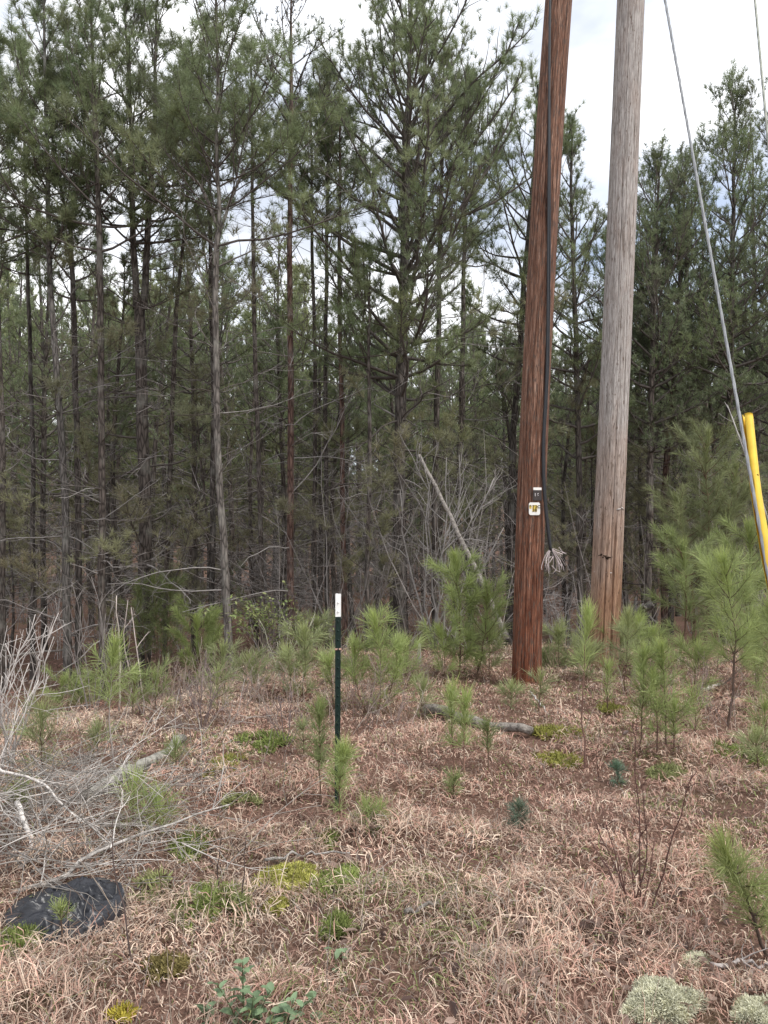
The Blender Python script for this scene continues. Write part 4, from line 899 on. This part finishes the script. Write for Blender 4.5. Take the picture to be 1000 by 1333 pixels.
stems_thing('thin white standing stalk at left in front of the fallen log', 259, 1005, [(259, 935)], 87, .004, (.55, .52, .46), name='dry_stalk', cat='stalk', sub=0)
stems_thing('thin bare grey twig shrub behind the mossy hummock', 372, 970, [(362, 905), (380, 900), (392, 930), (350, 930)], 88, .004, (.16, .13, .13), sub=5, sublen=.5)
stems_thing('pale broken dead stick standing at left edge of the brown litter', 157, 850, [(150, 776)], 89, .012, (.42, .37, .33), name='dead_stick', cat='stick', sub=1, Y=7.6)
stems_thing('second pale dead stick, leaning, right of the first at the litter edge', 190, 890, [(170, 790), (166, 780)], 90, .009, (.45, .38, .35), name='dead_stick', cat='stick', sub=2, Y=7.2)
stems_thing('white weathered dead bush with curling branches at the left edge', 14, 1020, [(75, 800, 0), (48, 800, 0), (8, 832), (2, 880), (60, 812, 20), (22, 830), (78, 830, 8), (35, 860), (-20, 850), (60, 880)], 91, .0075, (.50, .46, .43), sub=6, sublen=.5, Y=5.2, wob=.05)
stems_thing('thin bare stems standing near the paired seedlings at right centre', 782, 1010, [(780, 960)], 92, .003, RED, name='thin_weed', cat='weed', sub=1)
stems_thing('grey bare shrub between the two poles, behind the soft pine', 735, 880, [(700, 790), (722, 770), (748, 775), (768, 800), (712, 812), (757, 790), (738, 760)], 93, .006, (.27, .25, .24), sub=6, sublen=.5, Y=11)
stems_thing('pale dead limb reaching in from the right edge above the yellow guard', 1085, 900, [(945, 526), (1010, 560)], 94, .013, (.40, .38, .36), name='dead_limb', cat='limb', sub=2, Y=7.5)
stems_thing('dark thin bare shrub behind the low bright pine at right', 930, 900, [(915, 850), (935, 845), (960, 870), (975, 860), (945, 880)], 95, .004, (.2, .15, .13), sub=6, sublen=.5)

# yellow-green leafy shrub at the litter edge
rng = np.random.default_rng(96); c = onx(345, 9.4); o = thing('leafy_shrub', 'yellow-green small-leaved shrub spreading sideways at the edge of the brown litter', 'shrub', c); S_, K = MB(), MB(); lp = []
for (tx, ty) in ((292, 790), (320, 782), (345, 778), (372, 785), (400, 800), (425, 815), (305, 810), (360, 800), (335, 795), (385, 820)):
    e = at(tx, ty, 9.4 + rng.normal(0, .25)) - c; u = np.linspace(0, 1, 9)[:, None]; pts = u * e * np.array([1, 1, 0]) * u ** .6 + np.concatenate([0 * u, 0 * u, np.sqrt(u) * e[2]], 1) + rng.normal(0, .015, (9, 3)); tube(S_, pts, np.linspace(.008, .002, 9), 4, (.2, .17, .14))
    for k in range(9):
        p, d = samp(pts, rng.uniform(.4, 1) * .999); sp = wiggle(rng, p, nrm(d + rng.normal(0, .6, 3)), rng.uniform(.12, .35), 4, .2); tube(S_, sp, [.003, .0025, .002, .0015], 3, (.22, .19, .15)); lp += [samp(sp, rng.random() * .999)[0] + rng.normal(0, .025, 3) for _ in range(9)]
leaf_quads(K, rng, lp, len(lp), .024, [(.22, .27, .09), (.28, .31, .12), (.17, .22, .08)], .6); S_.build('stems', M_TWIG, o); K.build('foliage', M_LEAF, o, smooth=False)

# ------------------------------------------------------------------ fallen wood
def fallen(label, pts, r, col, seed, name='fallen_branch', cat='branch', twigs=6, tl=.3, lift=.0, sides=7, m=None):
    rng = np.random.default_rng(seed); W_ = []
    for q in pts:
        if len(q) == 3: W_.append(at(*q))
        else: g = ground(*q); W_.append(g + [0, 0, r[0] * .8 + lift])
    W_ = np.array(W_); base = np.array([W_[0][0], W_[0][1], min(W_[0][2], float(zf(W_[0][0], W_[0][1])))]); o = thing(name, label, cat, base); mb = MB()
    P_ = through(mb, rng, W_ - base, r, col, sides, .012)
    if r[0] > .03: EXCL.extend([(q_[0] + base[0], q_[1] + base[1] - e_, .10, .85) for q_ in P_ for e_ in (0, .16)])
    mb.build('limb' if twigs else 'wood', m or M_DEADWOOD, o)
    if twigs:
        mb = MB()
        for k in range(twigs):
            p, d = samp(P_, rng.uniform(.15, .98)); dead_branch(mb, rng, p, nrm(d + rng.normal(0, .6, 3)), tl * rng.uniform(.5, 1.4), max(.002, r[1] * .8), 1, .12, 0, 3, np.array(col) * .95, seg=6)
        mb.build('twigs', M_TWIG, o)
    return o
GW = (.40, .37, .34); PW = (.55, .51, .47); DW = (.26, .235, .21)
fallen('long curved grey branch lying over the black sheet and rising to the right', [(-30, 1178, 3.45), (45, 1160, 3.5), (90, 1130, 3.6), (141, 1102, 3.75), (216, 1073, 3.95), (300, 1047, 4.25)], (.013, .004), GW, 501, twigs=9)
fallen('pale straight branch lying behind the black sheet', [(-20, 1160, 3.62), (60, 1152, 3.64), (125, 1147, 3.66), (203, 1151, 3.68)], (.010, .006), PW, 502, twigs=4)
fallen('thin pale branch slanting down across the brush pile', [(-10, 992, 4.3), (30, 1012, 4.2), (75, 1034, 4.1), (110, 1066, 4.0), (142, 1100, 3.9)], (.008, .004), PW, 503, twigs=6)
fallen('whitish broken crooked limb in the brush pile at left', [(22, 1045, 4.1), (36, 1075, 3.95), (39, 1098, 3.85), (33, 1125, 3.75), (26, 1152, 3.65)], (.014, .009), (.62, .58, .54), 504, twigs=1)
fallen('dark sawn log end poking in at the left edge of the brush pile', [(-40, 1152, 3.75), (30, 1130, 3.95)], (.042, .036), (.20, .18, .165), 505, name='cut_log', cat='log', twigs=0, sides=12)
fallen('pale lichened fallen log running up the left bank', [(112, 1046), (160, 1018), (200, 996), (238, 968)], (.045, .034), (.31, .295, .26), 506, name='fallen_log', cat='log', twigs=0, sides=12, tl=.4)
fallen('mossy grey log lying in the dry grass before the brown pole', [(552, 932), (600, 944), (645, 954), (692, 962)], (.048, .034), (.23, .205, .18), 507, name='fallen_log', cat='log', twigs=0, sides=12, lift=.02)
fallen('short thin stick lying flat above the bright moss', [(345, 1133), (395, 1127), (455, 1124)], (.008, .004), GW, 508, name='fallen_stick', cat='stick', twigs=0, lift=.04)
fallen('small dark stick lying in dead grass at lower centre', [(528, 1203), (560, 1196), (590, 1186)], (.010, .004), DW, 509, name='fallen_stick', cat='stick', twigs=2, tl=.1, lift=.04)
fallen('thin pale stick sloping near the brown pole foot', [(690, 905), (702, 918), (714, 936)], (.010, .006), PW, 510, name='fallen_stick', cat='stick', twigs=0, lift=.03)
fallen('bleached stick lying on the ground between wispy clump and guard', [(915, 905), (938, 899)], (.018, .014), (.65, .6, .56), 511, name='fallen_stick', cat='stick', twigs=0, lift=.04)
fallen('forked grey branch lying at lower right beside lichen', [(925, 1270), (960, 1268), (1010, 1262)], (.009, .006), (.38, .34, .32), 512, twigs=6, tl=.16, lift=.03)
fallen('grey branch low on the right of the brush pile, pointing to the steel post', [(130, 1150, 3.75), (190, 1135, 3.95), (260, 1112, 4.2), (330, 1078, 4.5)], (.006, .003), DW, 513, twigs=7)
fallen('upper thin grey branch crossing the brush pile near the feathery pine', [(-10, 1062, 4.25), (70, 1060, 4.25), (150, 1072, 4.2), (232, 1082, 4.2)], (.006, .003), GW, 514, twigs=8)
fallen('rotting dark limb heap right of the grey pole foot', [(805, 815, 11.0), (828, 798, 10.9), (850, 786, 10.8)], (.04, .06), (.11, .10, .093), 515, name='rotten_limb', cat='limb', twigs=5, tl=.35, sides=9)
fallen('dark long branch lying on the brown litter in the left wood', [(0, 856, 13.5), (40, 850, 13.6), (80, 846, 13.8), (122, 838, 14.0)], (.025, .012), DW, 516, twigs=3)
rng = np.random.default_rng(60); mb = MB()
for _ in range(230):                                                # brush pile twigs, heaped
    px = rng.uniform(-40, 200) if rng.random() < .7 else rng.uniform(0, 300); Y = rng.uniform(3.5, 5.4); b = onx(px, Y); zt = .34 * math.exp(-((px - 30) / 120) ** 2) * math.exp(-((Y - 4.2) / .7) ** 2)
    d = dirv(rng.choice([.3, .5, 2.5, -.6, 3.6]) + rng.normal(0, .7), rng.normal(.2, .35)); dead_branch(mb, rng, b + [0, 0, rng.uniform(.01, .06 + zt)] - d * .25, d, rng.uniform(.35, 1.0), rng.uniform(.0018, .0048), 1, .13, -.2, 5, np.array([PW, GW, DW, DW][rng.integers(0, 4)]) * rng.uniform(.55, 1.0), seg=7)
tag(mb.build('brush_pile', M_TWIG), 'heap of tangled grey and white dead twigs along the left edge', 'brush', kind='stuff')
rng = np.random.default_rng(64); mb = MB()
for _ in range(150):                                                # dead weeds and twigs on the left bank and before the saplings
    px = rng.uniform(170, 560) if rng.random() < .75 else rng.uniform(690, 1010); Y = rng.uniform(6.2, 9.8); b = onx(px, Y)
    for _s in range(3): dead_branch(mb, rng, b + rng.normal(0, .05, 3) * (1, 1, 0), dirv(rng.random() * 6.28, math.radians(rng.uniform(35, 88))), rng.uniform(.2, .6), .003, 1, .14, 0, 4, np.array([(.26, .20, .18), (.36, .31, .27), (.30, .22, .17)][rng.integers(0, 3)]), seg=5)
tag(mb.build('dead_weeds', M_TWIG), 'thin dead weeds and twigs standing along the edge of the clearing', 'weeds', kind='stuff')
# leaning dead trunk and its bare neighbours
rng = np.random.default_rng(65); b0 = at(655, 815, 10.6); o = thing('leaning_trunk', 'pale dead trunk leaning to the left behind the two-topped young pine', 'dead trunk', onx(657, 10.55)); mb = MB()
through(mb, rng, np.array([at(660, 832, 10.55), at(652, 808, 10.6), at(600, 700, 10.9), at(575, 648, 11.1), at(546, 592, 11.3)]) - np.array(o.location), (.038, .022), (.36, .325, .29), 10, .006); mb.build('trunk', M_DEADWOOD, o)
stems_thing('bare grey deciduous tree with curving twigs around the leaning dead trunk', 566, 860, [(560, 600), (600, 590), (640, 620), (520, 640), (660, 690), (540, 570), (620, 660), (585, 600)], 97, .016, (.27, .25, .235), name='bare_tree', cat='bare tree', sub=9, sublen=.6, Y=11.2, wob=.04)
stems_thing('short pale broken snag left of the two-topped young pine', 545, 885, [(546, 838)], 98, .036, (.50, .48, .44), name='snag', cat='snag', sub=0, Y=9.6)
stems_thing('dark bare shrub with upswept limb below the biggest pine', 478, 830, [(500, 735), (455, 770), (520, 700), (470, 740)], 99, .012, (.13, .115, .105), sub=6, sublen=.5, Y=10.6)
stems_thing('bare grey shrub in the shade at left above the litter', 122, 860, [(70, 780), (95, 760), (120, 750), (150, 765), (175, 790), (105, 790), (140, 800)], 100, .009, (.24, .215, .2), sub=7, sublen=.6, Y=10.5)

# ------------------------------------------------------------------ black sheet
rng = np.random.default_rng(70); c = ground(92, 1196); nx, ny = 96, 84; u = np.linspace(-1, 1, nx); v = np.linspace(-1, 1, ny); U, V_ = np.meshgrid(u, v)
EXCL.append((c[0], c[1], .205, 1.0)); EXCL.append((c[0], c[1] - .14, .2, .6)); qx = U * np.sqrt(1 - V_ ** 2 / 2); qy = V_ * np.sqrt(1 - U ** 2 / 2); ang = np.arctan2(qy, qx); rr = np.hypot(qx, qy); out = 1 + .10 * (vn(np.cos(ang) * 1.7 + 4, np.sin(ang) * 1.7, 1., 3) - .5) * 2
X = qx * .25 * out; Yy = qy * .24 * out
rg = lambda sc, o: 1 - np.abs(2 * vn(X * .8 + .35 * Yy, Yy * 1.3 - .3 * X, sc, o) - 1)
rim = ss(.70, .9, rr) * (1 - ss(.92, 1.0, rr))
inn = 1 - ss(.62, .95, rr)
wv = .5 * (vn(X, Yy, 6, 12) - .5)
dr = lambda fx, fy, o: (1 - np.abs(2 * vn(X * fx + wv * 2, Yy * fy + wv * 5 + X * 3, 1., o) - 1)) ** 2.2   # long drape folds
Z = .004 + (.042 * dr(5, 17, 2) + .032 * dr(11, 30, 5) + .018 * dr(26, 9, 7)) * (.25 + .75 * inn) + .045 * rim * (.5 + .6 * np.cos(ang - .1)) * (.6 + .8 * vn(ang * 1.5, rr * 2, 1., 9)); Z = Z * (1 - .85 * ss(.9, 1, rr))
Z = np.maximum(Z, .012) + zf(X + c[0], Yy + c[1]) - c[2] + .012; mb = MB(); i = np.arange(ny - 1)[:, None] * nx; j = np.arange(nx - 1)[None]
mb.add(np.stack([X, Yy, Z], -1), q=np.stack([i + j, i + j + 1, i + nx + j + 1, i + nx + j], -1).reshape(-1, 4))
M_SHEET = simple('black_plastic', (.022, .023, .028), .36, vs=.3, vsc=10, bump=.35, bsc=(20, 45, 30))
so = mb.build('plastic_sheet', M_SHEET, None, True, c); tag(so, 'crumpled black plastic sheet lying in the grass at lower left', 'plastic sheet'); md = so.modifiers.new('thickness', 'SOLIDIFY'); md.thickness = .003

# ------------------------------------------------------------------ dry grass
rng = np.random.default_rng(8)
PAL = np.array([(.51, .315, .25), (.60, .445, .345), (.72, .585, .46), (.20, .125, .095), (.36, .31, .265), (.45, .275, .21)])
def grass_mesh(n, y0, y1, power, lmin, lmax, wk, dens_fn):
    yy = np.linspace(y0, y1, 800); pdf = (yy * 1.15 + 2.2) * yy ** (-power); cdf = np.cumsum(pdf); cdf /= cdf[-1]
    Y = np.interp(rng.random(n), cdf, yy); x = rng.uniform(-1, 1, n) * (.575 * Y + 1.1)
    keep = rng.random(n) < dens_fn(x, Y); x, Y = x[keep], Y[keep]
    part = np.ones(len(x))
    for ex, ey, er, st in EXCL:
        part *= 1 - st * (np.hypot(x - ex, Y - ey) < er)
    keep = rng.random(len(x)) < part; x, Y = x[keep], Y[keep]; n = len(x)
    cl = fbm(x, Y, 2.6, 11); hole = vn(x, Y, 5.5, 13)
    ln = rng.uniform(lmin, lmax, n) * (.6 + .8 * cl); ln = np.where(rng.random(n) < .06, ln * 1.7, ln)
    az = 6.283 * (vn(x, Y, 1.9, 21) * 1.4) + rng.normal(0, 1.6, n); ln = ln * (.75 + .5 * ss(.35, .65, vn(x, Y, 1.3, 71)))
    th = np.radians(rng.uniform(10, 85, n)); ka = np.radians(rng.uniform(20, 190, n)) * rng.choice([1, 1, 1, .4], n); tw = rng.normal(0, 1.5, n)
    z = zf(x, Y) + np.maximum(0, cl - .40) * .16 + rng.uniform(-.012, .022, n)
    p = np.stack([x, Y, z], -1); rows = [p]
    for k in range(3):
        a = az + tw * k / 2; t = th + ka * (k + .2) / 2.4
        d = np.stack([np.cos(a) * np.sin(t), np.sin(a) * np.sin(t), np.cos(t)], -1); p = p + d * (ln / 3)[:, None]; rows.append(p)
    gz = zf(rows[3][:, 0], rows[3][:, 1]) + np.maximum(0, cl - .40) * .12
    for r_ in rows[1:]: r_[:, 2] = np.maximum(r_[:, 2], gz + rng.uniform(0, .025, n))
    w_ = (wk[0] + wk[1] * Y) * rng.uniform(.6, 1.3, n)
    sd = nrm(np.stack([-np.sin(az), np.cos(az), rng.normal(0, .5, n)], -1)) * (w_ / 2)[:, None]
    V = np.stack([rows[0] - sd, rows[0] + sd, rows[1] + sd, rows[1] - sd, rows[2] + sd * .8, rows[2] - sd * .8, rows[3]], 1)
    b = np.arange(n) * 7
    q = np.concatenate([np.stack([b, b + 1, b + 2, b + 3], -1), np.stack([b + 3, b + 2, b + 4, b + 5], -1)]); t = np.stack([b + 5, b + 4, b + 6], -1)
    pink = ss(.30, .58, fbm(x, Y, .55, 31) + .12 * (x / np.maximum(Y, 1)) )
    r0 = rng.random(n); idx = np.where(r0 < .32, 0, np.where(r0 < .55, 1, np.where(r0 < .71, 2, np.where(r0 < .83, 3, np.where(r0 < .9, 4, 5)))))
    straw = (rng.random(n) > pink * .85 + .28); idx = np.where(straw & ((idx == 0) | (idx == 5)), rng.choice([1, 2, 4], n), idx)
    c = np.minimum(.85, PAL[idx] * 1.12) * rng.uniform(.65, 1.3, (n, 1)) * (.70 + .44 * hole[:, None]) * (.82 + .36 * fbm(x, Y, .9, 81)[:, None])
    gr = (rng.random(n) < .04 + .22 * ss(.58, .74, fbm(x, Y, 1.1, 41))); c[gr] = np.array([.20, .23, .09]) * rng.uniform(.7, 1.4, (gr.sum(), 1))
    mb = MB(); mb.add(V.reshape(-1, 3), t, q, np.repeat(c, 7, 0)); return mb
def gdens(x, Y):
    lit = ss(-.30, -.55, zf(x, Y)); d = 1 - lit * .97
    d = d * (1 - ss(10.3, 11.8, Y)) * (.35 + .65 * ss(.30, .50, fbm(x, Y, 2.6, 11)))
    return d * (1 - .45 * ss(.70, .80, vn(x, Y, 3.4, 61)))
tag(grass_mesh(310000, 1.75, 11.8, 1.5, .032, .105, (.0013, .00070), gdens).build('dry_grass', M_GRASS, smooth=False), 'mat of curled pinkish-brown dead grass covering the clearing', 'grass', kind='stuff')
